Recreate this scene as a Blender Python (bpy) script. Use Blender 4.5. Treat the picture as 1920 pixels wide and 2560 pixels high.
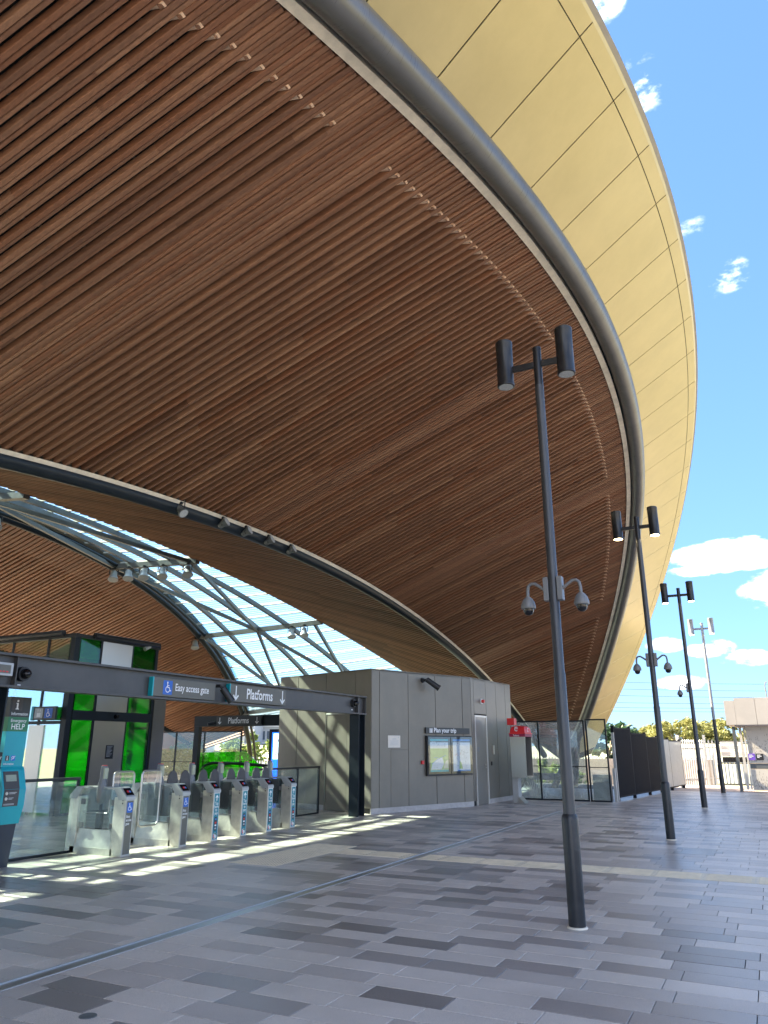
import bpy, bmesh, math, random
from mathutils import Vector, Matrix
random.seed(7)
R = math.radians
sc = bpy.context.scene
for o in list(bpy.data.objects): bpy.data.objects.remove(o)
COL = sc.collection

# ------------------------------------------------------------------ camera
TH = math.atan(585/1840.0); YAW = R(26.6)
cd = bpy.data.cameras.new('camera'); cam = bpy.data.objects.new('camera', cd); COL.objects.link(cam)
cam.location = (0, 0, 1.6); cam.rotation_euler = (math.pi/2+TH, 0, YAW)
cd.sensor_fit = 'VERTICAL'; cd.sensor_height = 36; cd.lens = 1840/2560*36
cd.clip_start = .05; cd.clip_end = 4000
sc.camera = cam

# ------------------------------------------------------------------ sky and sun
SUN = Vector((-1, -.11, .82)).normalized()
EL = math.asin(SUN.z)
world = bpy.data.worlds.new('World'); sc.world = world; world.use_nodes = True
world.cycles.sampling_method = 'MANUAL'; world.cycles.sample_map_resolution = 512
wt = world.node_tree; wt.nodes.clear()
def wn(t, **k):
    n = wt.nodes.new(t)
    for a, b in k.items(): setattr(n, a, b)
    return n
def wl(a, b): wt.links.new(a, b)
sky = wn('ShaderNodeTexSky', sky_type='NISHITA'); sky.sun_disc = False
sky.sun_elevation = EL; sky.sun_rotation = math.atan2(SUN.x, SUN.y) % (2*math.pi)
sky.air_density = 1.0; sky.dust_density = 0; sky.ozone_density = 6
def wmath(op, a, b=None, clamp=False):
    n = wn('ShaderNodeMath', operation=op); n.use_clamp = clamp
    for i, v in enumerate((a, b)):
        if v is None: continue
        if hasattr(v, 'links'): wl(v, n.inputs[i])
        else: n.inputs[i].default_value = v
    return n.outputs[0]
geo = wn('ShaderNodeNewGeometry')
neg = wn('ShaderNodeVectorMath', operation='SCALE'); wl(geo.outputs['Incoming'], neg.inputs[0]); neg.inputs['Scale'].default_value = -1
sep = wn('ShaderNodeSeparateXYZ'); wl(neg.outputs[0], sep.inputs[0])
az = wmath('ARCTAN2', sep.outputs[0], sep.outputs[1]); el = wmath('ARCSINE', sep.outputs[2])
ns = wn('ShaderNodeTexNoise'); ns.inputs['Scale'].default_value = 15; ns.inputs['Detail'].default_value = 9; ns.inputs['Roughness'].default_value = .62
mp = wn('ShaderNodeMapping'); mp.inputs['Scale'].default_value = (1, 1, 1.9); wl(neg.outputs[0], mp.inputs[0]); wl(mp.outputs[0], ns.inputs['Vector'])
def sky_pix(px, py):
    u = (px-960)/1840; v = (1280-py)/1840
    a, b, z = u, math.cos(TH)-v*math.sin(TH), math.sin(TH)+v*math.cos(TH)
    x = a*math.cos(YAW)-b*math.sin(YAW); y = a*math.sin(YAW)+b*math.cos(YAW)
    return math.atan2(x, y), math.atan2(z, math.hypot(x, y))
clouds = []   # azimuth, elevation, half widths, density
for px, py, w, h, d in ((1850, 1385, 140, 34, 1.0), (1765, 1422, 80, 16, .75), (1955, 1475, 80, 42, 1.0), (1665, 1612, 44, 17, .85), (1775, 1622, 52, 21, .9), (1865, 1645, 62, 18, .75),
        (1700, 1708, 62, 17, .8), (1750, 655, 75, 62, .46), (1825, 690, 55, 45, .42), (1720, 580, 60, 40, .32), (1600, 215, 90, 60, .42), (1500, 10, 80, 40, .45), (1770, 745, 80, 30, .25)):
    a, e = sky_pix(px, py); clouds.append((a, e, w/1840, h/1840*1.05, d))
tot = None
for a, e, w, h, d in clouds:
    da = wmath('DIVIDE', wmath('SUBTRACT', az, a), w); de = wmath('DIVIDE', wmath('SUBTRACT', el, e), h)
    r2 = wmath('ADD', wmath('MULTIPLY', da, da), wmath('MULTIPLY', de, de))
    f = wmath('MULTIPLY', wmath('SUBTRACT', 1, wmath('MULTIPLY', r2, .62), True), d)
    tot = f if tot is None else wmath('MAXIMUM', tot, f)
dens = wmath('ADD', tot, wmath('MULTIPLY', wmath('SUBTRACT', ns.outputs['Fac'], .5), wmath('MINIMUM', wmath('MULTIPLY', tot, 8), 3.2)))
# added cloud cover outside the view, heavier than in it, to brighten the floor
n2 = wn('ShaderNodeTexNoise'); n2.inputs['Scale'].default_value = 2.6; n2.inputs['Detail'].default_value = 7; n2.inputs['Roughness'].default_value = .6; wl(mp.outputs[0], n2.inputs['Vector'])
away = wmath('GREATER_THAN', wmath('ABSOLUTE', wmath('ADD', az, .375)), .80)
fill_clouds = wmath('MULTIPLY', wmath('MULTIPLY', wmath('SUBTRACT', n2.outputs['Fac'], .465), 6.5, True), away)
dens = wmath('MAXIMUM', dens, fill_clouds)
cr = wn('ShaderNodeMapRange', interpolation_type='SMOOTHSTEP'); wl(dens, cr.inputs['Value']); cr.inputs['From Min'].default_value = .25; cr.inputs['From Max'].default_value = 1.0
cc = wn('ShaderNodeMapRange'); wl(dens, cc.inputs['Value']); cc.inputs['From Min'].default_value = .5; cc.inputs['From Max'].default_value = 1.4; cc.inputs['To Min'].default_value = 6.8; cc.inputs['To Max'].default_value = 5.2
ccol = wn('ShaderNodeCombineColor')
wl(cc.outputs[0], ccol.inputs[0]); wl(cc.outputs[0], ccol.inputs[1]); wl(wmath('MULTIPLY', cc.outputs[0], 1.04), ccol.inputs[2])
mx = wn('ShaderNodeMix', data_type='RGBA'); wl(cr.outputs[0], mx.inputs[0]); 
gm = wn('ShaderNodeGamma'); wl(sky.outputs[0], gm.inputs[0]); gm.inputs[1].default_value = .5       # the camera's soft rendering of the sky
tn = wn('ShaderNodeMix', data_type='RGBA', blend_type='MULTIPLY'); tn.inputs[0].default_value = 1; wl(gm.outputs[0], tn.inputs[6]); tn.inputs[7].default_value = (.54, .79, 1.16, 1)
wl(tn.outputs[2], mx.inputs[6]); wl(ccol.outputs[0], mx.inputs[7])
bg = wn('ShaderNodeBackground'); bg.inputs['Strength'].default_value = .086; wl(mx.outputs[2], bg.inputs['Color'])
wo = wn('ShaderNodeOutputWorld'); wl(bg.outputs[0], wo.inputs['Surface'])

sl = bpy.data.lights.new('sun', 'SUN'); sl.energy = 5; sl.angle = R(.53); sl.color = (1, .87, .66)
so = bpy.data.objects.new('sun', sl); COL.objects.link(so); so.location = (-40, -10, 40)
so.rotation_euler = (-SUN).to_track_quat('-Z', 'Y').to_euler()

vs = sc.view_settings; vs.view_transform = 'Standard'; vs.look = 'None'; vs.gamma = 1; vs.exposure = 2.92; vs.use_curve_mapping = False
sc.render.engine = 'CYCLES'; sc.cycles.max_bounces = 8; sc.cycles.transparent_max_bounces = 16
sc.cycles.diffuse_bounces = 4; sc.cycles.caustics_reflective = False; sc.cycles.caustics_refractive = False
sc.cycles.sample_clamp_indirect = 6
sc.render.resolution_x = 768; sc.render.resolution_y = 1024

# ------------------------------------------------------------------ materials
M = {}
def pbr(name, col, rough=.5, metal=0, var=.12, scale=6, bump=0, bscale=60, rvar=.1, stretch=(1, 1, 1), speck=0, spscale=250, emit=None, alpha=None, spec=.5, dirt=0):
    m = bpy.data.materials.new(name); m.use_nodes = True; t = m.node_tree; L = t.links.new
    b = t.nodes['Principled BSDF']
    tc = t.nodes.new('ShaderNodeTexCoord'); mpn = t.nodes.new('ShaderNodeMapping'); mpn.inputs['Scale'].default_value = stretch
    g = t.nodes.new('ShaderNodeNewGeometry'); L(g.outputs['Position'], mpn.inputs[0])
    n = t.nodes.new('ShaderNodeTexNoise'); n.inputs['Scale'].default_value = scale; n.inputs['Detail'].default_value = 6; n.inputs['Roughness'].default_value = .6; L(mpn.outputs[0], n.inputs['Vector'])
    mr = t.nodes.new('ShaderNodeMapRange'); L(n.outputs['Fac'], mr.inputs[0]); mr.inputs[1].default_value = .3; mr.inputs[2].default_value = .7
    mr.inputs[3].default_value = 1-var; mr.inputs[4].default_value = 1+var
    c = t.nodes.new('ShaderNodeMix'); c.data_type = 'RGBA'; c.blend_type = 'MULTIPLY'; c.inputs[0].default_value = 1
    c.inputs[6].default_value = (*col, 1); L(mr.outputs[0], c.inputs[7]); out = c.outputs[2]
    if speck:
        s = t.nodes.new('ShaderNodeTexNoise'); s.inputs['Scale'].default_value = spscale; s.inputs['Detail'].default_value = 2; L(g.outputs['Position'], s.inputs['Vector'])
        r2 = t.nodes.new('ShaderNodeMapRange'); L(s.outputs['Fac'], r2.inputs[0]); r2.inputs[1].default_value = .35; r2.inputs[2].default_value = .68; r2.inputs[3].default_value = 1-speck; r2.inputs[4].default_value = 1+speck*1.6
        c2 = t.nodes.new('ShaderNodeMix'); c2.data_type = 'RGBA'; c2.blend_type = 'MULTIPLY'; c2.inputs[0].default_value = 1; L(out, c2.inputs[6]); L(r2.outputs[0], c2.inputs[7]); out = c2.outputs[2]
    if dirt:
        s = t.nodes.new('ShaderNodeTexNoise'); s.inputs['Scale'].default_value = 1.1; s.inputs['Detail'].default_value = 8; s.inputs['Roughness'].default_value = .7; L(g.outputs['Position'], s.inputs['Vector'])
        r2 = t.nodes.new('ShaderNodeMapRange'); L(s.outputs['Fac'], r2.inputs[0]); r2.inputs[1].default_value = .35; r2.inputs[2].default_value = .6; r2.inputs[3].default_value = 1-dirt; r2.inputs[4].default_value = 1
        c2 = t.nodes.new('ShaderNodeMix'); c2.data_type = 'RGBA'; c2.blend_type = 'MULTIPLY'; c2.inputs[0].default_value = 1; L(out, c2.inputs[6]); L(r2.outputs[0], c2.inputs[7]); out = c2.outputs[2]
    L(out, b.inputs['Base Color'])
    rr = t.nodes.new('ShaderNodeMapRange'); L(n.outputs['Fac'], rr.inputs[0]); rr.inputs[3].default_value = max(.03, rough-rvar); rr.inputs[4].default_value = min(1, rough+rvar); L(rr.outputs[0], b.inputs['Roughness'])
    b.inputs['Metallic'].default_value = metal; b.inputs['Specular IOR Level'].default_value = spec
    if bump:
        bn = t.nodes.new('ShaderNodeTexNoise'); bn.inputs['Scale'].default_value = bscale; bn.inputs['Detail'].default_value = 4; L(mpn.outputs[0], bn.inputs['Vector'])
        bp = t.nodes.new('ShaderNodeBump'); bp.inputs['Strength'].default_value = bump; bp.inputs['Distance'].default_value = .01; L(bn.outputs['Fac'], bp.inputs['Height']); L(bp.outputs[0], b.inputs['Normal'])
    if emit: b.inputs['Emission Color'].default_value = (*emit[:3], 1); b.inputs['Emission Strength'].default_value = emit[3]
    M[name] = m; return m

def glass(name, tint, refl=.12, haze=.03, hazecol=(.8, .85, .85), dirt=.04, rough=.02):
    """thin sheet glass: tinted see-through, clear reflection by fresnel, some dust"""
    m = bpy.data.materials.new(name); m.use_nodes = True; t = m.node_tree; t.nodes.clear(); L = t.links.new
    tr = t.nodes.new('ShaderNodeBsdfTransparent'); tr.inputs[0].default_value = (*tint, 1)
    gl = t.nodes.new('ShaderNodeBsdfGlossy'); gl.inputs['Roughness'].default_value = rough; gl.inputs[0].default_value = (.95, .97, 1, 1)
    df = t.nodes.new('ShaderNodeBsdfDiffuse'); df.inputs[0].default_value = (*hazecol, 1)
    lw = t.nodes.new('ShaderNodeLayerWeight'); lw.inputs[0].default_value = .5
    fr = t.nodes.new('ShaderNodeMath'); fr.operation = 'POWER'; L(lw.outputs['Facing'], fr.inputs[0]); fr.inputs[1].default_value = 4.5
    ad = t.nodes.new('ShaderNodeMath'); ad.operation = 'MULTIPLY_ADD'; L(fr.outputs[0], ad.inputs[0]); ad.inputs[1].default_value = .8; ad.inputs[2].default_value = refl; ad.use_clamp = True
    g = t.nodes.new('ShaderNodeNewGeometry'); n = t.nodes.new('ShaderNodeTexNoise'); n.inputs['Scale'].default_value = 3; n.inputs['Detail'].default_value = 8; n.inputs['Roughness'].default_value = .7
    mpn = t.nodes.new('ShaderNodeMapping'); mpn.inputs['Scale'].default_value = (1.5, 1.5, .5); L(g.outputs['Position'], mpn.inputs[0]); L(mpn.outputs[0], n.inputs['Vector'])
    mr = t.nodes.new('ShaderNodeMapRange'); L(n.outputs['Fac'], mr.inputs[0]); mr.inputs[1].default_value = .4; mr.inputs[2].default_value = .75; mr.inputs[3].default_value = haze; mr.inputs[4].default_value = haze+dirt
    m1 = t.nodes.new('ShaderNodeMixShader'); L(mr.outputs[0], m1.inputs[0]); L(tr.outputs[0], m1.inputs[1]); L(df.outputs[0], m1.inputs[2])
    m2 = t.nodes.new('ShaderNodeMixShader'); L(ad.outputs[0], m2.inputs[0]); L(m1.outputs[0], m2.inputs[1]); L(gl.outputs[0], m2.inputs[2])
    o = t.nodes.new('ShaderNodeOutputMaterial'); L(m2.outputs[0], o.inputs[0]); M[name] = m; return m

def wood(name, tones, rough=.5, gscale=(1.2, 45, 45)):
    m = bpy.data.materials.new(name); m.use_nodes = True; t = m.node_tree; L = t.links.new; b = t.nodes['Principled BSDF']
    g = t.nodes.new('ShaderNodeNewGeometry'); oi = t.nodes.new('ShaderNodeObjectInfo')
    ad = t.nodes.new('ShaderNodeMath'); ad.operation = 'MULTIPLY_ADD'; L(oi.outputs['Random'], ad.inputs[0]); ad.inputs[1].default_value = 7.31; L(g.outputs['Random Per Island'], ad.inputs[2])
    fc = t.nodes.new('ShaderNodeMath'); fc.operation = 'FRACT'; L(ad.outputs[0], fc.inputs[0])
    rp = t.nodes.new('ShaderNodeValToRGB'); L(fc.outputs[0], rp.inputs[0]); e = rp.color_ramp.elements
    while len(e) < len(tones): e.new(.5)
    for i, c in enumerate(tones): e[i].position = i/(len(tones)-1); e[i].color = (*c, 1)
    mpn = t.nodes.new('ShaderNodeMapping'); mpn.inputs['Scale'].default_value = gscale; L(g.outputs['Position'], mpn.inputs[0])
    of = t.nodes.new('ShaderNodeCombineXYZ'); L(fc.outputs[0], of.inputs[0]); sv = t.nodes.new('ShaderNodeVectorMath'); sv.operation = 'SCALE'; L(of.outputs[0], sv.inputs[0]); sv.inputs['Scale'].default_value = 37; L(sv.outputs[0], mpn.inputs['Location'])
    n = t.nodes.new('ShaderNodeTexNoise'); n.inputs['Scale'].default_value = 1; n.inputs['Detail'].default_value = 7; n.inputs['Roughness'].default_value = .65; n.inputs['Distortion'].default_value = .5; L(mpn.outputs[0], n.inputs['Vector'])
    mr = t.nodes.new('ShaderNodeMapRange'); L(n.outputs['Fac'], mr.inputs[0]); mr.inputs[1].default_value = .28; mr.inputs[2].default_value = .72; mr.inputs[3].default_value = .76; mr.inputs[4].default_value = 1.26
    c = t.nodes.new('ShaderNodeMix'); c.data_type = 'RGBA'; c.blend_type = 'MULTIPLY'; c.inputs[0].default_value = 1; L(rp.outputs[0], c.inputs[6]); L(mr.outputs[0], c.inputs[7]); L(c.outputs[2], b.inputs['Base Color'])
    rr = t.nodes.new('ShaderNodeMapRange'); L(n.outputs['Fac'], rr.inputs[0]); rr.inputs[3].default_value = rough-.1; rr.inputs[4].default_value = rough+.15; L(rr.outputs[0], b.inputs['Roughness'])
    bp = t.nodes.new('ShaderNodeBump'); bp.inputs['Strength'].default_value = .25; bp.inputs['Distance'].default_value = .004; L(n.outputs['Fac'], bp.inputs['Height']); L(bp.outputs[0], b.inputs['Normal'])
    b.inputs['Specular IOR Level'].default_value = .3
    M[name] = m; return m

wood('timber', [(.155, .074, .044), (.25, .127, .074), (.19, .094, .056), (.31, .165, .097), (.225, .098, .052), (.22, .114, .069)])
wood('timber_end', [(.74, .50, .34), (.84, .60, .42), (.78, .54, .37)], .6, (30, 30, 30))
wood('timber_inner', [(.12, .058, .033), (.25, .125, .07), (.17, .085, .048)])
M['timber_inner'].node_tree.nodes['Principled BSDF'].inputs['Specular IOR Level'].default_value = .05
pbr('soffit_mesh', (.012, .016, .02), .7, 0, .3, 90)
pbr('roof_sheet', (.45, .42, .36), .5, .2, .08)
pbr('gold_panel', (.585, .475, .235), .32, .35, .05, .8, .25, 1.3, rvar=.05, dirt=.07)
pbr('seam', (.03, .028, .02), .8)
pbr('steel_navy', (.012, .018, .024), .42, .1, .2, 5, spec=.3)
pbr('steel_dark', (.036, .036, .038), .45, .15, .15, 5, dirt=.2, spec=.3)
pbr('steel_grey', (.13, .14, .14), .42, .2, .1, 5, dirt=.15)
pbr('beam_grey', (.085, .082, .08), .45, .2, .12, 3, dirt=.2)
pbr('edge_white', (.86, .76, .61), .6, 0, .12, 8, dirt=.2)
pbr('lamp_metal', (.028, .029, .032), .33, .3, .2, 9, dirt=.15)
pbr('pole_metal', (.062, .064, .068), .36, .3, .12, 5, dirt=.12)
pbr('pole_sunlit', (.24, .245, .25), .4, .4, .1, 5)  # paler post metal, sunlight on the far post put into the colour
pbr('cctv_grey', (.17, .172, .175), .45, .1, .06)
pbr('black_gloss', (.008, .008, .01), .08, 0, .1)
pbr('black_matt', (.015, .016, .018), .55)
pbr('paddle_grey', (.075, .07, .068), .6)
pbr('lens_off', (.45, .47, .47), .2, 0, .3, 60)
pbr('lens_lit', (.9, .85, .7), .3, emit=(1, .8, .45, 5.0))
pbr('kiosk_panel', (.20, .178, .147), .40, .35, .06, 2.5, rvar=.06, stretch=(1, 1, .4), dirt=.12)
pbr('kiosk_joint', (.02, .02, .02), .8)
pbr('kiosk_door', (.30, .28, .25), .33, .6, .06, 3, stretch=(1, 1, .3))
pbr('door_frame', (.62, .60, .56), .35, .4, .05)
pbr('plinth_stone', (.45, .42, .40), .7, 0, .15, 12, dirt=.15)
pbr('concrete', (.36, .36, .35), .8, 0, .2, 5, .2, 30, dirt=.3)
pbr('stainless', (.52, .495, .455), .30, .9, .015, 1, stretch=(1, 1, .3), rvar=.01)
pbr('stainless_worn', (.72, .68, .59), .42, .55, .16, 7, rvar=.12, dirt=.25)
pbr('gate_grey', (.42, .43, .43), .4, .2, .08, 8)
pbr('teal', (.008, .36, .43), .4, 0, .04, 3)
pbr('teal_dark', (.012, .22, .28), .4, 0, .04, 3)
pbr('help_green', (.03, .20, .09), .45, 0, .04)
pbr('navy_base', (.028, .035, .055), .5)
pbr('sign_grey', (.125, .12, .10), .45, 0, .05)
pbr('sign_dark', (.035, .038, .038), .45, 0, .05)
pbr('sign_blue', (.015, .12, .52), .4, 0, .03)
pbr('sign_purple', (.17, .08, .50), .5)
pbr('white_print', (.85, .85, .84), .55, 0, .02)
pbr('print_grey', (.5, .5, .5), .6)
pbr('print_line', (.25, .28, .33), .6)
pbr('notice_cream', (.72, .66, .58), .6, 0, .04)
pbr('map_green', (.42, .60, .22), .5, 0, .12, 9)
pbr('map_white', (.74, .77, .82), .5, 0, .04, 9)
pbr('map_sand', (.78, .72, .55), .5)
pbr('map_blue', (.06, .25, .62), .5)
pbr('map_teal', (.05, .42, .45), .5)
pbr('red', (.72, .03, .035), .38, 0, .05)
pbr('maroon', (.30, .01, .06), .4)
pbr('screen_blue', (.02, .1, .6), .2, emit=(.01, .09, .75, .7))
pbr('screen_pale', (.6, .8, .85), .2, emit=(.5, .72, .8, .6))
pbr('screen_lcd', (.35, .38, .28), .25)
pbr('orange', (.75, .33, .04), .5)
pbr('tile_a', (.57, .50, .435), .36, 0, .07, 1.5, .2, 160, .08, speck=.34, dirt=.12)
pbr('tile_b', (.445, .39, .345), .36, 0, .07, 1.5, .2, 160, .08, speck=.34, dirt=.12)
pbr('tile_c', (.315, .277, .25), .31, 0, .07, 1.5, .12, 160, .08, speck=.4, dirt=.1)
pbr('tile_d', (.215, .19, .172), .31, 0, .08, 1.5, .12, 160, .08, speck=.4, dirt=.1)
pbr('grout', (.075, .07, .068), .85, 0, .2, 20)
pbr('tactile', (.80, .69, .50), .6, 0, .1, 8, dirt=.15)
pbr('path_pink', (.40, .33, .29), .8, 0, .12, 4, dirt=.15)
pbr('dry_grass', (.12, .115, .055), .95, 0, .35, 1.2, .5, 20)
pbr('bank', (.36, .35, .25), .95, 0, .3, .4, .4, 8)
pbr('fence_dark', (.012, .013, .017), .7, 0, .15, spec=.15)
pbr('fence_silver', (.48, .49, .50), .45, .4, .08)
pbr('beige_wall', (.52, .47, .41), .6, 0, .04, 2, dirt=.06)
pbr('beige_perf', (.58, .54, .47), .6, 0, .05, 2)
pbr('perf_hole', (.24, .215, .18), .8)
pbr('white_wall', (.72, .71, .68), .7, 0, .05, 1)
pbr('grey_wall', (.42, .44, .47), .7, 0, .08, 1)
pbr('far_window', (.08, .11, .14), .2)
pbr('bark', (.30, .24, .18), .9, 0, .3, 8, .4, 14)
pbr('wire', (.05, .055, .06), .6)
glass('glass_clear', (.90, .95, .94), .07, .03, dirt=.07)
glass('glass_dusty', (.80, .88, .88), .07, .14, (.85, .86, .84), .2)
glass('glass_lift', (.80, .9, .92), .5, .02, dirt=.05)
glass('glass_green', (.05, .62, .05), .06, .02, (.1, .5, .1), .03)
glass('glass_lime', (.22, .9, .05), .06, .1, (.25, .75, .08), .05)
glass('screen_glass', (.93, .95, .95), .05, .01, dirt=.02)
def leaf_mat(name, cols):
    m = pbr(name, cols[0], .55, 0, .2, 3); t = m.node_tree; b = t.nodes['Principled BSDF']; L = t.links.new
    g = t.nodes.new('ShaderNodeNewGeometry'); rp = t.nodes.new('ShaderNodeValToRGB'); L(g.outputs['Random Per Island'], rp.inputs[0])
    for i, c in enumerate(cols[:2]): rp.color_ramp.elements[i].color = (*c, 1)
    L(rp.outputs[0], b.inputs['Base Color']); b.inputs['Subsurface Weight'].default_value = 0
    tl = t.nodes.new('ShaderNodeBsdfTranslucent'); L(rp.outputs[0], tl.inputs[0]); mxs = t.nodes.new('ShaderNodeMixShader'); mxs.inputs[0].default_value = .3
    L(b.outputs[0], mxs.inputs[1]); L(tl.outputs[0], mxs.inputs[2]); L(mxs.outputs[0], t.nodes['Material Output'].inputs[0])
leaf_mat('leaf_gum', [(.17, .18, .05), (.31, .30, .10)])
leaf_mat('leaf_dark', [(.03, .07, .035), (.06, .12, .05)])
leaf_mat('leaf_bush', [(.10, .16, .03), (.22, .28, .07)])
# brushed streaks on the gutter pipe, polished in arcs across its length
def pipe_mat():
    m = pbr('gutter_steel', (.17, .165, .155), .33, .5, .10, 2, rvar=.08, dirt=.12); t = m.node_tree; L = t.links.new; b = t.nodes['Principled BSDF']
    g = t.nodes.new('ShaderNodeUVMap'); w = t.nodes.new('ShaderNodeTexNoise'); w.inputs['Scale'].default_value = 1; w.inputs['Detail'].default_value = 5; w.inputs['Distortion'].default_value = 0
    mpn = t.nodes.new('ShaderNodeMapping'); mpn.inputs['Scale'].default_value = (110, 1.3, 1); L(g.outputs[0], mpn.inputs[0]); L(mpn.outputs[0], w.inputs['Vector'])
    mr = t.nodes.new('ShaderNodeMapRange'); L(w.outputs['Fac'], mr.inputs[0]); mr.inputs[1].default_value = .3; mr.inputs[2].default_value = .75; mr.inputs[3].default_value = .25; mr.inputs[4].default_value = .5; L(mr.outputs[0], b.inputs['Roughness'])
    bp = t.nodes.new('ShaderNodeBump'); bp.inputs['Strength'].default_value = .12; bp.inputs['Distance'].default_value = .003; L(w.outputs['Fac'], bp.inputs['Height']); L(bp.outputs[0], b.inputs['Normal'])
pipe_mat()
# skylight sheet: see-through blue-white glazing with ceramic frit lines across it
def skylight_mat():
    m = bpy.data.materials.new('skylight_glass'); m.use_nodes = True; t = m.node_tree; t.nodes.clear(); L = t.links.new
    g = t.nodes.new('ShaderNodeNewGeometry'); s = t.nodes.new('ShaderNodeSeparateXYZ'); L(g.outputs['Position'], s.inputs[0])
    a = t.nodes.new('ShaderNodeMath'); a.operation = 'MULTIPLY'; L(s.outputs[1], a.inputs[0]); a.inputs[1].default_value = 1/.17
    f = t.nodes.new('ShaderNodeMath'); f.operation = 'FRACT'; L(a.outputs[0], f.inputs[0])
    st = t.nodes.new('ShaderNodeMath'); st.operation = 'LESS_THAN'; L(f.outputs[0], st.inputs[0]); st.inputs[1].default_value = .3
    mr = t.nodes.new('ShaderNodeMapRange'); L(st.outputs[0], mr.inputs[0]); mr.inputs[3].default_value = .06; mr.inputs[4].default_value = .26
    tr = t.nodes.new('ShaderNodeBsdfTransparent'); tr.inputs[0].default_value = (.54, .74, .79, 1)
    tl = t.nodes.new('ShaderNodeBsdfTranslucent'); tl.inputs[0].default_value = (.50, .72, .78, 1)
    mx = t.nodes.new('ShaderNodeMixShader'); L(mr.outputs[0], mx.inputs[0]); L(tr.outputs[0], mx.inputs[1]); L(tl.outputs[0], mx.inputs[2])
    gl = t.nodes.new('ShaderNodeBsdfGlossy'); gl.inputs['Roughness'].default_value = .05
    lw = t.nodes.new('ShaderNodeLayerWeight'); lw.inputs[0].default_value = .5; fr = t.nodes.new('ShaderNodeMath'); fr.operation = 'POWER'; L(lw.outputs['Facing'], fr.inputs[0]); fr.inputs[1].default_value = 5
    fr2 = t.nodes.new('ShaderNodeMath'); fr2.operation = 'MULTIPLY'; L(fr.outputs[0], fr2.inputs[0]); fr2.inputs[1].default_value = .5
    m2 = t.nodes.new('ShaderNodeMixShader'); L(fr2.outputs[0], m2.inputs[0]); L(mx.outputs[0], m2.inputs[1]); L(gl.outputs[0], m2.inputs[2])
    o = t.nodes.new('ShaderNodeOutputMaterial'); L(m2.outputs[0], o.inputs[0]); M['skylight_glass'] = m
skylight_mat()

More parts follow.
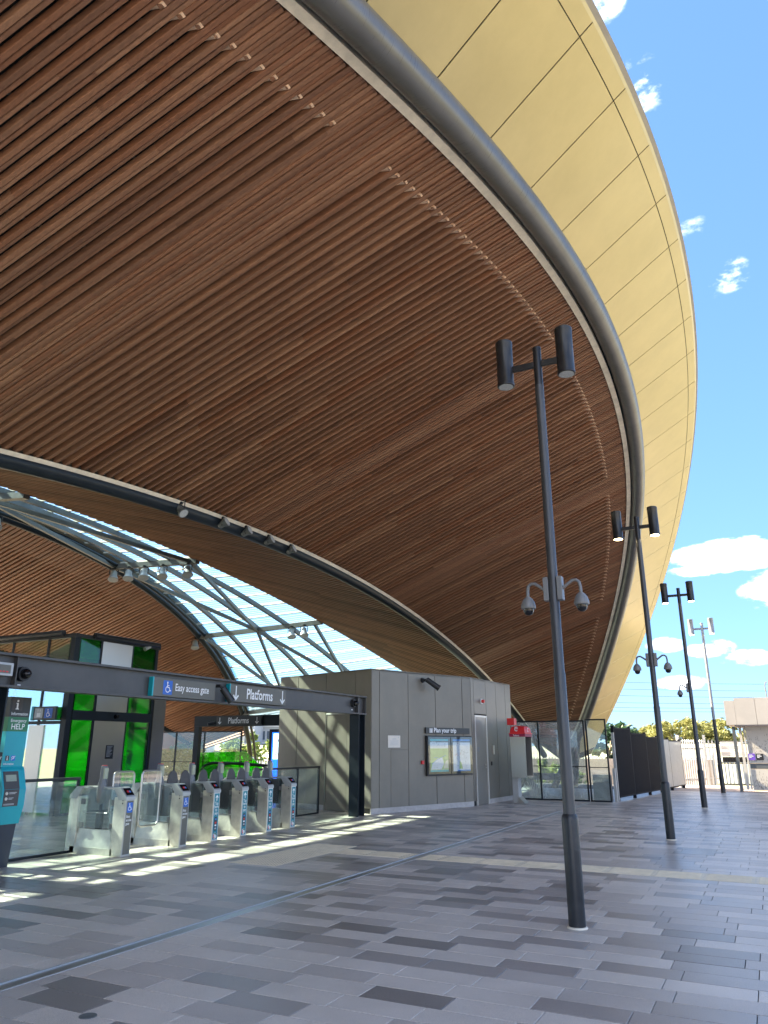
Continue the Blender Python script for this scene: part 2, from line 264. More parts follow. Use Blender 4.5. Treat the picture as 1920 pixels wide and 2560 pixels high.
# ------------------------------------------------------------------ builders
def link(o, parent=None):
    COL.objects.link(o)
    if parent is not None: o.parent = parent
    return o
class MB:
    def __init__(s): s.v = []; s.f = []; s.mi = []; s.uv = None
    def add(s, vs, fs, mi=0):
        k = len(s.v); s.v += [Vector(p) for p in vs]; s.f += [tuple(i+k for i in f) for f in fs]; s.mi += [mi]*len(fs); return s
    def box(s, lo, hi, mi=0):
        (a, b, c), (d, e, f) = lo, hi
        return s.add([(a, b, c), (d, b, c), (d, e, c), (a, e, c), (a, b, f), (d, b, f), (d, e, f), (a, e, f)],
                     [(0, 3, 2, 1), (4, 5, 6, 7), (0, 1, 5, 4), (1, 2, 6, 5), (2, 3, 7, 6), (3, 0, 4, 7)], mi)
    def fbox(s, o, u, v, n, lo, hi, mi=0):   # box in a frame
        o, u, v, n = map(Vector, (o, u, v, n)); k = len(s.v); s.box(lo, hi, mi)
        for i in range(k, len(s.v)): p = s.v[i]; s.v[i] = o+u*p.x+v*p.y+n*p.z
        return s
    def hexa(s, p, mi=0): return s.add(p, [(0, 3, 2, 1), (4, 5, 6, 7), (0, 1, 5, 4), (1, 2, 6, 5), (2, 3, 7, 6), (3, 0, 4, 7)], mi)
    def cyl(s, a, b, r0, r1=None, n=16, caps=True, mi=0):
        a, b = Vector(a), Vector(b); r1 = r0 if r1 is None else r1
        d = (b-a).normalized(); x = d.orthogonal().normalized(); y = d.cross(x)
        vs = []
        for p, r in ((a, r0), (b, r1)):
            for i in range(n):
                t = 2*math.pi*i/n; vs.append(p+(x*math.cos(t)+y*math.sin(t))*r)
        fs = [(i, (i+1) % n, n+(i+1) % n, n+i) for i in range(n)]
        if caps: fs += [tuple(range(n-1, -1, -1)), tuple(range(n, 2*n))]
        return s.add(vs, fs, mi)
    def tube(s, pts, r, n=10, closed=False, mi=0, up=None):
        pts = [Vector(p) for p in pts]; m = len(pts); vs = []; ref = Vector(up) if up else None
        for i, p in enumerate(pts):
            q0 = pts[(i-1) % m] if (closed or i > 0) else p; q1 = pts[(i+1) % m] if (closed or i < m-1) else p
            d = (q1-q0).normalized()
            if ref is None: ref = d.orthogonal()
            x = (ref-d*ref.dot(d)).normalized(); y = d.cross(x)
            if not up: ref = x
            rr = r[i] if isinstance(r, (list, tuple)) else r
            for k in range(n):
                t = 2*math.pi*k/n; vs.append(p+(x*math.cos(t)+y*math.sin(t))*rr)
        fs = []
        for i in range(m if closed else m-1):
            j = (i+1) % m
            fs += [(i*n+k, i*n+(k+1) % n, j*n+(k+1) % n, j*n+k) for k in range(n)]
        if not closed: fs += [tuple(range(n-1, -1, -1)), tuple((m-1)*n+k for k in range(n))]
        return s.add(vs, fs, mi)
    def lathe(s, c, prof, n=20, mi=0):       # profile of (r, z) about a vertical axis
        c = Vector(c); vs = []; fs = []
        for r, z in prof:
            for i in range(n): t = 2*math.pi*i/n; vs.append(c+Vector((r*math.cos(t), r*math.sin(t), z)))
        for j in range(len(prof)-1): fs += [(j*n+i, j*n+(i+1) % n, (j+1)*n+(i+1) % n, (j+1)*n+i) for i in range(n)]
        fs += [tuple(range(n-1, -1, -1)), tuple((len(prof)-1)*n+i for i in range(n))]
        return s.add(vs, fs, mi)
    def prism(s, poly, o, u, v, n, t0, t1, mi=0):  # 2-D outline in frame, extruded along n
        o, u, v, n = map(Vector, (o, u, v, n)); m = len(poly)
        vs = [o+u*a+v*b+n*t0 for a, b in poly]+[o+u*a+v*b+n*t1 for a, b in poly]
        fs = [tuple(range(m-1, -1, -1)), tuple(range(m, 2*m))]+[(i, (i+1) % m, m+(i+1) % m, m+i) for i in range(m)]
        return s.add(vs, fs, mi)
    def quad(s, a, b, c, d, mi=0): return s.add([a, b, c, d], [(0, 1, 2, 3)], mi)
    def build(s, name, mats, parent=None, smooth=False, local=False, bevel=0):
        off = Vector((0, 0, 0)) if (parent is None or local) else world_loc(parent)
        me = bpy.data.meshes.new(name); me.from_pydata([p-off for p in s.v], [], s.f)
        for m in (mats if isinstance(mats, (list, tuple)) else [mats]): me.materials.append(M[m])
        if any(s.mi): me.polygons.foreach_set('material_index', s.mi)
        bm = bmesh.new(); bm.from_mesh(me); bmesh.ops.recalc_face_normals(bm, faces=bm.faces)
        if bevel: bmesh.ops.bevel(bm, geom=list(bm.edges), offset=bevel, segments=2, affect='EDGES', profile=.6, clamp_overlap=True)
        bm.to_mesh(me); bm.free()
        if smooth:
            for p in me.polygons: p.use_smooth = True
            me.set_sharp_from_angle(angle=R(38))
        o = bpy.data.objects.new(name, me); link(o, parent); return o
def world_loc(o):
    p = Vector((0, 0, 0))
    while o is not None: p += o.location; o = o.parent
    return p
def tag(o, label, cat, group=None):
    o['label'] = label; o['category'] = cat
    if group: o['group'] = group
    return o
def thing(name, label, cat, loc=(0, 0, 0), group=None):
    o = bpy.data.objects.new(name, None); o.empty_display_size = .2; link(o); o.location = loc; return tag(o, label, cat, group)
def stuff(o): o['kind'] = 'stuff'; return o
def struct(o): o['kind'] = 'structure'; return o
def copy_tree(o, parent=None):
    c = o.copy(); COL.objects.link(c); c.parent = parent
    for ch in [x for x in bpy.data.objects if x.parent == o]: copy_tree(ch, c)
    return c
UP = Vector((0, 0, 1))
def text(name, body, size, o, u, v, mat, parent, align='LEFT', sx=.88, bold=.012, lift=.002, local=False, sp=1.0):
    cu = bpy.data.curves.new('t', 'FONT'); cu.body = body; cu.size = size; cu.align_x = align; cu.offset = bold*size; cu.space_line = sp; cu.resolution_u = 3
    ob = bpy.data.objects.new('t', cu); COL.objects.link(ob); dg = bpy.context.evaluated_depsgraph_get(); dg.update()
    me = bpy.data.meshes.new_from_object(ob.evaluated_get(dg)); bpy.data.objects.remove(ob); bpy.data.curves.remove(cu)
    o, u, v = Vector(o), Vector(u), Vector(v); n = u.cross(v); off = Vector((0, 0, 0)) if (local or parent is None) else world_loc(parent)
    for p in me.vertices: p.co = o+u*(p.co.x*sx)+v*p.co.y+n*lift-off
    me.materials.clear(); me.materials.append(M[mat]); me.name = name
    return link(bpy.data.objects.new(name, me), parent)
class Flat:     # flat print made of shapes on a plane
    def __init__(s, o, u, v, lift=.002): s.o, s.u, s.v = Vector(o), Vector(u), Vector(v); s.n = s.u.cross(s.v); s.l = lift; s.m = MB()
    def p(s, a, b): return s.o+s.u*a+s.v*b+s.n*s.l
    def poly(s, pts): s.m.add([s.p(*q) for q in pts], [tuple(range(len(pts)))]); s.l += 2e-5; return s
    def rect(s, a, b, c, d): return s.poly([(a, b), (c, b), (c, d), (a, d)])
    def rrect(s, a, b, c, d, r):
        q = []
        for cx, cy, t0 in ((c-r, b+r, -90), (c-r, d-r, 0), (a+r, d-r, 90), (a+r, b+r, 180)):
            q += [(cx+r*math.cos(R(t0+k*22.5)), cy+r*math.sin(R(t0+k*22.5))) for k in range(5)]
        return s.poly(q)
    def disc(s, x, y, r, n=16): return s.poly([(x+r*math.cos(2*math.pi*i/n), y+r*math.sin(2*math.pi*i/n)) for i in range(n)])
    def stroke(s, pts, w):
        for (a, b), (c, d) in zip(pts, pts[1:]):
            L = math.hypot(c-a, d-b) or 1e-6; nx, ny = -(d-b)/L*w/2, (c-a)/L*w/2; ex, ey = (c-a)/L*w*.3, (d-b)/L*w*.3
            s.poly([(a+nx-ex, b+ny-ey), (a-nx-ex, b-ny-ey), (c-nx+ex, d-ny+ey), (c+nx+ex, d+ny+ey)])
        return s
    def arc(s, x, y, r, a0, a1, w, n=14): return s.stroke([(x+r*math.cos(R(a0+(a1-a0)*i/n)), y+r*math.sin(R(a0+(a1-a0)*i/n))) for i in range(n+1)], w)
    def wheelchair(s, x, y, h):
        k = h; P = lambda a, b: (x+a*k, y+b*k)
        s.disc(*P(-.06, .40), .085*k); s.stroke([P(-.06, .30), P(-.03, -.02), P(.2, -.02), P(.3, -.3), P(.4, -.27)], .075*k); s.stroke([P(-.05, .14), P(.16, .14)], .06*k)
        s.arc(*P(0, -.18), .25*k, 110, 350, .07*k); return s
    def arrow_down(s, x, y, h):
        s.stroke([(x, y+h/2), (x, y-h/2+.03*h)], .13*h); s.stroke([(x-.28*h, y-.18*h), (x, y-.47*h), (x+.28*h, y-.18*h)], .13*h); return s
    def info(s, x, y, h):
        s.disc(x, y+.37*h, .12*h); s.rect(x-.1*h, y-.4*h, x+.1*h, y+.16*h); s.rect(x-.2*h, y-.48*h, x+.2*h, y-.38*h); s.rect(x-.18*h, y+.08*h, x+.05*h, y+.17*h); return s
    def build(s, name, mat, parent, local=False):
        off = Vector((0, 0, 0)) if (local or parent is None) else world_loc(parent)
        me = bpy.data.meshes.new(name); me.from_pydata([p-off for p in s.m.v], [], s.m.f); me.materials.append(M[mat])
        return link(bpy.data.objects.new(name, me), parent)

# ------------------------------------------------------------------ ground
YC = 12.66
g = MB(); g.box((-900, -600, -1.4), (900, 1500, -1.2)); struct(g.build('ground', 'dry_grass'))
slab = MB(); slab.box((-34, -12, -1.2), (14, 35.4, -.012)); floor = struct(slab.build('plaza_floor', 'grout'))
pp = MB(); pp.box((-3.6, 31.0, -.3), (14, 36.2, -.002)); struct(pp.build('path', 'path_pink'))
TW, TD, JT = .6, .267, .006
tones = ['tile_a', 'tile_b', 'tile_c', 'tile_d']
def tile_mesh(tone, w=TW-JT, d=TD-JT):
    m = MB(); b = .0025; m.add([(0, 0, -.011), (w, 0, -.011), (w, d, -.011), (0, d, -.011), (0, 0, -b), (w, 0, -b), (w, d, -b), (0, d, -b), (b, b, 0), (w-b, b, 0), (w-b, d-b, 0), (b, d-b, 0)],
        [(0, 1, 5, 4), (1, 2, 6, 5), (2, 3, 7, 6), (3, 0, 4, 7), (4, 5, 9, 8), (5, 6, 10, 9), (6, 7, 11, 10), (7, 4, 8, 11), (8, 9, 10, 11)])
    o = m.build('tile', tone); me = o.data; bpy.data.objects.remove(o); return me
tmesh = {t: tile_mesh(t) for t in tones}
rt = random.Random(11)
FX0, FX1, FY0, FY1 = -31.2, 9.0, -7.0, 31.0
cells = []
row = 0; y = FY0
while y < FY1:
    x = FX0+rt.choice((0, .2, .4))+(row % 2)*.1
    while x < FX1:
        r = rt.random(); t = tones[0] if r < .43 else tones[1] if r < .68 else tones[2] if r < .88 else tones[3]
        if abs(x+TW/2+5.02) > .40: cells.append((x, y, TW-JT, t))
        elif abs(x+TW/2+5.02) <= .40:      # cut tiles either side of the channel
            if x < -5.14: cells.append((x, y, -5.104-x, t))
            if x+TW > -4.9: cells.append((-4.936, y, x+TW-JT+4.936, t))
        x += TW
    y += TD; row += 1
f3 = Vector((-math.sin(YAW), math.cos(YAW), 0)); r3 = Vector((math.cos(YAW), math.sin(YAW), 0))
def inview(x, y):
    d = Vector((x+.3, y+.13, 0)); f = d.dot(f3); return f > 2.6 and abs(d.dot(r3))/f < .62
vis = sorted([c for c in cells if abs(c[2]-(TW-JT)) < 1e-6 and inview(c[0], c[1])], key=lambda c: math.hypot(c[0]+.3, c[1]))[:300]
vset = set((c[0], c[1]) for c in vis)
for x, y, w, t in vis:
    o = bpy.data.objects.new('tile', tmesh[t]); link(o, floor); o.location = (x, y, rt.uniform(-.0006, .0006))
tm = MB()
for x, y, w, t in cells:
    if (x, y) in vset and abs(w-(TW-JT)) < 1e-6: continue
    d = TD-JT; i = tones.index(t); z = rt.uniform(-.0006, .0006)
    tm.add([(x, y, -.011), (x+w, y, -.011), (x+w, y+d, -.011), (x, y+d, -.011), (x, y, z), (x+w, y, z), (x+w, y+d, z), (x, y+d, z)], [(0, 1, 5, 4), (1, 2, 6, 5), (2, 3, 7, 6), (3, 0, 4, 7), (4, 5, 6, 7)], i)
stuff(tm.build('tile_field', tones, floor))
# tactile paving: pads with round studs, strip with long bars
def tact_pad(x0, y0, x1, y1, kind, nm):
    m = MB(); m.box((x0, y0, -.004), (x1, y1, .003)); 
    if kind == 'dot':
        nx, ny = round((x1-x0)/.055), round((y1-y0)/.055)
        for i in range(nx):
            for j in range(ny):
                cx, cy = x0+(i+.5)*(x1-x0)/nx, y0+(j+.5)*(y1-y0)/ny; k = [(cx+.014*math.cos(a*math.pi/3), cy+.014*math.sin(a*math.pi/3)) for a in range(6)]
                m.add([(a, b, .003) for a, b in k]+[(cx+(a-cx)*.6, cy+(b-cy)*.6, .009) for a, b in k], [(q, (q+1) % 6, 6+(q+1) % 6, 6+q) for q in range(6)]+[tuple(range(6, 12))])
    else:
        ny = round((y1-y0)/.085)
        for j in range(ny):
            cy = y0+(j+.5)*(y1-y0)/ny; m.add([(x0+.03, cy-.018, .003), (x1-.03, cy-.018, .003), (x1-.03, cy+.018, .003), (x0+.03, cy+.018, .003), (x0+.045, cy-.010, .009), (x1-.045, cy-.010, .009), (x1-.045, cy+.010, .009), (x0+.045, cy+.010, .009)], [(4, 5, 6, 7), (0, 1, 5, 4), (1, 2, 6, 5), (2, 3, 7, 6), (3, 0, 4, 7)])
    return m.build(nm, 'tactile', floor)
for i in range(2):
    for j in range(6): tact_pad(-7.2+i*.4, 9.60+j*.4-.2, -6.805+i*.4, 9.995+j*.4-.2, 'dot', 'studded_pad')
for i in range(19):
    x = -6.39+i*.6
    if -5.65 < x < -4.92: 
        tact_pad(x, 10.9, -5.104, 11.43, 'bar', 'ribbed_pad'); tact_pad(-4.936, 10.9, x+.596, 11.43, 'bar', 'ribbed_pad'); continue
    tact_pad(x, 10.9, x+.596, 11.43, 'bar', 'ribbed_pad')
# expansion channel across the plaza
ch = MB(); ch.box((-5.09, -8, -.011), (-4.95, 31, -.006)); ch.build('joint_cover', 'stainless', floor)
for x in (-5.10, -4.95):
    m = MB(); m.box((x, -8, -.011), (x+.016, 31, .004)); m.build('joint_rail', 'gate_grey', floor)
m = MB(); m.lathe((-4.02, 3.92, -.002), [(.055, 0), (.055, .006), (.05, .007), (.0, .007)], 24); m.build('drain_cap', 'steel_grey', floor, True)

# ------------------------------------------------------------------ canopy: arches that carry everything
def arch(X0, k, s0, Rr, Y):
    z = (s0+math.sqrt(max(0, Rr*Rr-(Y-YC)**2)))/math.sqrt(1+k*k); return Vector((X0+k*z, Y, z))
G8 = math.sqrt(1.64)
def base_phi(ph, s0, Rr, X0): z = (s0+Rr*math.cos(ph))/G8; return Vector((X0+.8*z, YC+Rr*math.sin(ph), z))
def rim_r(ph): p = max(-.36, min(.81, ph)); return 25.26+.0631+.1394*p-.1138*p*p-4.21*p**3+5.3888*p**4
def pipe_phi(ph): return base_phi(ph, -14.16, rim_r(ph), -8.62)
def gold_phi(ph): return base_phi(ph, -14.23, 26.77, -8.06)
def pipeC(Y):
    ph = 0
    for _ in range(6): ph = math.asin(max(-.99, min(.99, (Y-YC)/rim_r(ph))))
    return pipe_phi(ph)
tubeC = lambda Y: arch(-9.23, 0, -48.23, 54.13, Y)
c3C = lambda Y: arch(-10.857, -.8, -32.987, 43.475, Y)
c4C = lambda Y: arch(-27.327, .8, -22.585, 33.496, Y)
MIRX = -19.1*2
def mir(p): return Vector((MIRX-p.x, p.y, p.z))
farC = lambda Y: mir(tubeC(Y))
farP = lambda Y: mir(pipeC(Y))
CM = .955
mapY = lambda Y: YC+CM*(Y-YC)
canopy = thing('station_canopy', 'vast arched station roof with brown timber slats beneath and gold metal edge', 'canopy', (-19, YC, 0))
def frange(a, b, n): return [a+(b-a)*i/n for i in range(n+1)]
def sheet(name, rows, mat, parent=canopy, smooth=True):
    m = MB(); w = len(rows[0])
    for r_ in rows: m.v += [Vector(p) for p in r_]
    for i in range(len(rows)-1):
        for j in range(w-1): m.f.append((i*w+j, i*w+j+1, (i+1)*w+j+1, (i+1)*w+j)); m.mi.append(0)
    return m.build(name, mat, parent, smooth)
YE = 20.6      # arches run from YC-YE to YC+YE
Ys = frange(YC-YE-.8, YC+YE+.8, 64)
# dark backing above the slats
def frame_at(A, B, A2, B2):
    d = (B-A).normalized(); t = ((A2+B2)-(A+B)).normalized(); n = d.cross(t).normalized()
    if n.z > 0: n = -n
    t = (t-d*t.dot(d)).normalized(); return d, t, n
outer = sheet('outer_soffit', [[tubeC(Y)+UP*.17, pipeC(mapY(Y))+UP*.17] for Y in Ys], 'soffit_mesh')
inner = sheet('inner_soffit', [[tubeC(Y)+UP*.16, c3C(Y)+UP*.16] for Y in Ys], 'soffit_mesh')
far = sheet('far_soffit', [[c4C(Y)+UP*.16, farC(Y)+UP*.16] for Y in Ys], 'soffit_mesh')
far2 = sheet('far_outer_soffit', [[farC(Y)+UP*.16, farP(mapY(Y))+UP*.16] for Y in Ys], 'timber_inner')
# outside skin of the roof
sheet('roof_skin', [[c3C(Y)+UP*.5, tubeC(Y)+UP*.75, pipeC(mapY(Y))+UP*.7, base_phi(math.asin((mapY(Y)-YC)/25.26*1.0), -14.23+.12, 26.77, -8.06)+UP*.02] for Y in Ys], 'roof_sheet')
sheet('roof_skin', [[c4C(Y)+UP*.5, farC(Y)+UP*.75, farP(mapY(Y))+UP*.7, mir(gold_phi(math.asin((mapY(Y)-YC)/25.26)))+UP*.02] for Y in Ys], 'roof_sheet')

# slats. one long slat every 172 mm; a shallow batten beside it; short ones fill the outer margin
PITCH = .172
rs = random.Random(3)
def slat_boards(m, A, B, t, n, w, d0, d1, rng, seg=2.6):
    L = (B-A).length; d = (B-A)/L; a = 0.0
    while a < L-.02:
        b = min(L, a+rng.uniform(.6, 1.35)*seg)
        if L-b < .5: b = L
        j = rng.uniform(-.0025, .0025); P = A+d*(a+.0015); Q = A+d*(b-.0015); c = .006
        vs = []
        for S in (P, Q):
            vs += [S+t*(-w/2+j)+n*d0, S+t*(w/2+j)+n*d0, S+t*(w/2+j)+n*(d1-c), S+t*(w/2-c+j)+n*d1, S+t*(-w/2+c+j)+n*d1, S+t*(-w/2+j)+n*(d1-c)]
        m.add(vs, [(0, 1, 2, 3, 4, 5), (11, 10, 9, 8, 7, 6)]+[(i, (i+1) % 6, 6+(i+1) % 6, 6+i) for i in range(6)])
        a = b
bands = (5.1, 11.9, 18.6, 25.2)
slots = []; Y = -5.0
while Y < 33.4: slots.append(Y); Y += PITCH
batt = MB(); rest = MB(); shorts = []; nlong = 0
for Y in slots:
    A, B = tubeC(Y), pipeC(mapY(Y)); A2, B2 = tubeC(Y+.05), pipeC(mapY(Y+.05)); d, t, n = frame_at(A, B, A2, B2)
    L = (B-A).length
    P, Q = A+d*.16, B-d*.315
    if (Q-P).length < .4: continue
    vis_ = 1.4 < Y < 32.4; dp = .07+.07*min(1, max(0, (Y-4)/8))
    m = MB(); slat_boards(m, P, Q, t, n, .054, -dp, .0, rs)
    if vis_: m.build('slat', 'timber', outer); nlong += 1
    else:
        k = len(rest.v); rest.v += m.v; rest.f += [tuple(i+k for i in f) for f in m.f]; rest.mi += m.mi
    # shallow batten beside the long slat
    if Y < 9.5: slat_boards(batt, P+t*.064, Q+t*.064, t, n, .044, -dp-.012, -.016-(dp-.07)*.8, rs)
    # short slats at the outer margin (their cut ends make the stepped line), full length in the dense bands
    dense = any(abs(Y-b) < .42 for b in bands)
    Ls = min(.86, L*.3)
    st = P if dense else B-d*(Ls+rs.uniform(-.02, .02))
    m = MB()
    slat_boards(m, st-n*.006+t*.105, Q-n*.006+t*.105, t, n, .043, -.075, .0, rs, 2.6)
    if not dense:     # second, a little higher, starting farther in
        slat_boards(m, B-d*(Ls+.34)-n*.03+t*.06, Q-n*.03+t*.06, t, n, .034, -.05, .0, rs, 3)
    shorts.append((Y, m, vis_, dense))
shorts_vis = sorted([s_ for s_ in shorts if s_[2]], key=lambda s_: (not s_[3], s_[0]))[:max(0, 298-nlong)]
ids = set(id(s_[1]) for s_ in shorts_vis)
for Y, m, v_, dn in shorts:
    if id(m) in ids: m.build('margin_slat', 'timber', outer)
    else:
        k = len(rest.v); rest.v += m.v; rest.f += [tuple(i+k for i in f) for f in m.f]; rest.mi += m.mi
stuff(rest.build('slat_field', 'timber', outer)); stuff(batt.build('batten_field', 'timber', outer))
# pale cut ends of the margin slats
ends = MB()
for Y in slots:
    if any(abs(Y-b) < .42 for b in bands): continue
    A, B = tubeC(Y), pipeC(mapY(Y)); A2, B2 = tubeC(Y+.05), pipeC(mapY(Y+.05)); d, t, n = frame_at(A, B, A2, B2); L = (B-A).length
    if L < 1.6: continue
    e = B-d*(min(.86, L*.3)+.0)+t*.105-n*.006; w_ = .0235; f0 = e+n*.002+d*.03; f1 = e-n*.07-d*.09
    ends.add([f0-t*w_, f0+t*w_, f1+t*w_, f1-t*w_, f0-t*w_+d*.02, f0+t*w_+d*.02, f1+t*w_+d*.12, f1-t*w_+d*.12], [(0, 1, 2, 3), (0, 3, 7, 4), (1, 5, 6, 2), (3, 2, 6, 7), (0, 4, 5, 1)])
stuff(ends.build('cut_end', 'timber_end', outer))
# hanger rails of the slats, seen in the gaps
for k in range(1, 6):
    m = MB(); m.tube([tubeC(Y).lerp(pipeC(mapY(Y)), k/6)+UP*.125 for Y in Ys if abs(Y-YC) < 19.5], .016, 5); m.build('hanger_rail', 'steel_grey', outer)
# inner and far soffit slats: too fine to pick apart
def fine_slats(name, fa, fb, y0, y1, parent, pitch, w, dep, mat, ga=.12, gb=.05, seg=5):
    m = MB(); Y = y0; rr = random.Random(len(name))
    while Y < y1:
        A, B = fa(Y), fb(Y); d, t, n = frame_at(A, B, fa(Y+.05), fb(Y+.05))
        if (B-A).length > .6: slat_boards(m, A+d*ga, B-d*gb, t, n, w, -dep, 0, rr, seg)
        Y += pitch
    return stuff(m.build(name, mat, parent))
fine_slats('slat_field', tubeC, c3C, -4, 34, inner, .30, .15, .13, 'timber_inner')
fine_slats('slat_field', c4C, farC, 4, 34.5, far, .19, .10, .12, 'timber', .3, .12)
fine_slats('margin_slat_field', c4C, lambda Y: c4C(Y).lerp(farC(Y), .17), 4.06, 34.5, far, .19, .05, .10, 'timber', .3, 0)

# gutter pipe with UVs running along its length
def pipe_obj(name, fn, r, mat, ph0, ph1, nseg=96, nr=20, off=Vector((0, 0, 0))):
    m = MB(); pts = [fn(p)+off for p in frange(ph0, ph1, nseg)]; m.tube(pts, r, nr, up=(1, 0, .4)); o = m.build(name, mat, canopy, True)
    uv = o.data.uv_layers.new(name='UVMap'); 
    for p in o.data.polygons:
        for li in p.loop_indices:
            vi = o.data.loops[li].vertex_index; a, b = divmod(vi, nr)
            if b == 0 and any((o.data.loops[q].vertex_index % nr) == nr-1 for q in p.loop_indices): b = nr
            uv.data[li].uv = (a*.5, b/nr*3)
    return o
PH = math.asin(19.75/25.26)
pipe_obj('gutter_pipe', pipe_phi, .175, 'gutter_steel', -PH, PH)
pd = Vector((.8, 0, 1)).normalized()
# pale strip closing the slat ends against the pipe
rows = []
for Y in frange(YC-20.2, YC+20.2, 90):
    A, B = tubeC(Y), pipeC(mapY(Y)); d, t, n = frame_at(A, B, tubeC(Y+.05), pipeC(mapY(Y+.05))); rows.append([B-d*.318+n*.02, B-d*.215+n*.035, B-d*.185-n*.1])
sheet('edge_strip', rows, 'edge_white')
# gold fascia: panels 1.2 m wide on a dark backing, outer strip beyond a groove
bk = []
def out_dir(ph): a, b = pipe_phi(ph), gold_phi(ph+.008); return a, b
fas = sheet('fascia', [[out_dir(p)[0].lerp(out_dir(p)[1], .085)+UP*.025, out_dir(p)[1]+UP*.012-(out_dir(p)[1]-out_dir(p)[0])*.01] for p in frange(-.93, .93, 80)], 'seam')
dph = R(2.75); n0 = -19
for i in range(n0, 20):
    a, b = (i-.02)*dph+R(.05), (i+.98)*dph+R(.05); gp = .0004
    if abs(a) > .90: continue
    for t0, t1, nm in ((.09, .885, 'gold_panel'), (.893, 1.0, 'edge_panel')):
        m = MB(); q = []
        for s_ in frange(a+gp, b-gp, 4):
            P, Q = out_dir(s_); q.append((P.lerp(Q, t0), P.lerp(Q, t1)))
        for k in range(4):
            (A, B), (C, D) = q[k], q[k+1]; u_ = UP*.012
            m.hexa([A, B, D, C, A+u_, B+u_, D+u_, C+u_])
        m.build(nm, 'gold_panel', fas)
# upstand at the very edge
sheet('edge_trim', [[gold_phi(p+.008)+UP*.0, gold_phi(p+.008)+Vector((.03, 0, .03)), gold_phi(p+.008)+Vector((-.06, 0, .14))] for p in frange(-.93, .93, 80)], 'gold_panel')
# far gold edge
sheet('far_fascia', [[mir(pipe_phi(p)), mir(gold_phi(p))] for p in frange(-.9, .9, 50)], 'gold_panel')
pipe_obj('far_gutter_pipe', lambda p: mir(pipe_phi(p)), .2, 'steel_dark', -PH, PH, 50, 10)
# valley beam
YV = frange(YC-22.0, YC+22.0, 90)
m = MB(); m.tube([tubeC(Y)-UP*.03 for Y in YV], .135, 14); m.build('valley_beam', 'steel_navy', canopy, True)
sheet('edge_strip', [[tubeC(Y)+Vector((.10, 0, -.02)), tubeC(Y)+(pipeC(mapY(Y))-tubeC(Y)).normalized()*.20-UP*.012] for Y in YV if abs(Y-YC) < 20], 'edge_white')
m = MB(); m.tube([farC(Y) for Y in YV], .14, 10); m.build('valley_beam', 'steel_navy', canopy, True)
# skylight ribs
for off, r in ((0, .13), (.34, .07)):
    m = MB(); m.tube([c4C(Y)+Vector((-.1+off, 0, -.05)) for Y in frange(YC-23, YC+23.6, 90)], r, 10); m.build('arch_rib', 'steel_navy', canopy, True)
m = MB(); m.tube([c3C(Y)+Vector((-.05, 0, .14)) for Y in frange(YC-22, YC+21, 90)], .09, 8); m.build('arch_rib', 'steel_dark', canopy, True)
# skylight: panes on purlins
sky_y = frange(YC-21, YC+21.6, 44)
lite = sheet('skylight', [[c3C(Y)+UP*.28-Vector((.02, 0, 0)), c3C(Y)+UP*.34] for Y in sky_y], 'steel_dark')
for i in range(len(sky_y)-1):
    a, b = sky_y[i], sky_y[i+1]; m = MB(); e = .03
    P = [c3C(a+e)+UP*.30, c4C(a+e)+UP*.30, c4C(b-e)+UP*.30, c3C(b-e)+UP*.30]; m.quad(*P); m.build('pane', 'skylight_glass', lite)
    m = MB(); A, B = c3C(a)+UP*.25, c4C(a)+UP*.25; t = (c3C(a+.05)-c3C(a)).normalized(); n = UP
    m.fbox(A, (B-A).normalized(), t, (B-A).normalized().cross(t), (0, -.035, -.03), ((B-A).length, .035, .03)); m.build('purlin', 'edge_white', lite)
def mid(Y, f): return c3C(Y).lerp(c4C(Y), f)
def bar(pts, w, h, nm='truss_bar', mat='steel_grey'):
    m = MB()
    for P, Q in zip(pts, pts[1:]):
        u = (Q-P).normalized(); s_ = u.cross(UP).normalized(); n = s_.cross(u); m.fbox(P, u, s_, n, (0, -w/2, -h/2), ((Q-P).length, w/2, h/2))
    return m.build(nm, mat, lite)
for f in (.28, .52, .78): bar([mid(Y, f)+UP*.12 for Y in frange(YC-20, YC+21.4, 40)], .13, .16)
nodes = [YC-20.1+6.7*i for i in range(7)]
for i, Y in enumerate(nodes):
    m = MB(); A, B = c3C(Y)-UP*.05, c4C(Y)-UP*.05; u = (B-A).normalized(); m.fbox(A, u, Vector((0, 1, 0)), u.cross(Vector((0, 1, 0))), (-.15, -.10, -.09), ((B-A).length+.1, .10, .09)); m.build('cross_beam', 'steel_grey', lite)
    if i < len(nodes)-1:
        Y2 = nodes[i+1]; (Ym, Ye) = (Y, Y2) if i % 2 else (Y2, Y)
        last = i in (0, len(nodes)-2)
        for f_e in ((.27, .73) if last else (.03, .97)): bar([mid(Ym, .5)-UP*.08, mid(Ye, f_e)-UP*.08], .10, .13, 'brace')
        if last: bar([mid(Ym, .97)-UP*.1, mid(Ye, .66)-UP*.1], .10, .13, 'brace'); bar([mid(Ym, .03)-UP*.1, mid(Ye, .34)-UP*.1], .10, .13, 'brace')
# steel legs where the canopy comes down
for sgn in (1, -1):
    for X_, fn in ((-9.2, tubeC), (-7.4, pipeC)):
        Yb = YC+sgn*19.3; m = MB(); P = fn(Yb)
        m.tube([P+Vector((0, 0, .1)), Vector((X_-.4, Yb+sgn*1.2, -1.2))], .16, 12); m.tube([P+Vector((0, 0, .1)), Vector((X_-1.2, Yb-sgn*.9, -1.2))], .13, 12); m.build('support_leg', 'steel_dark', canopy, True)

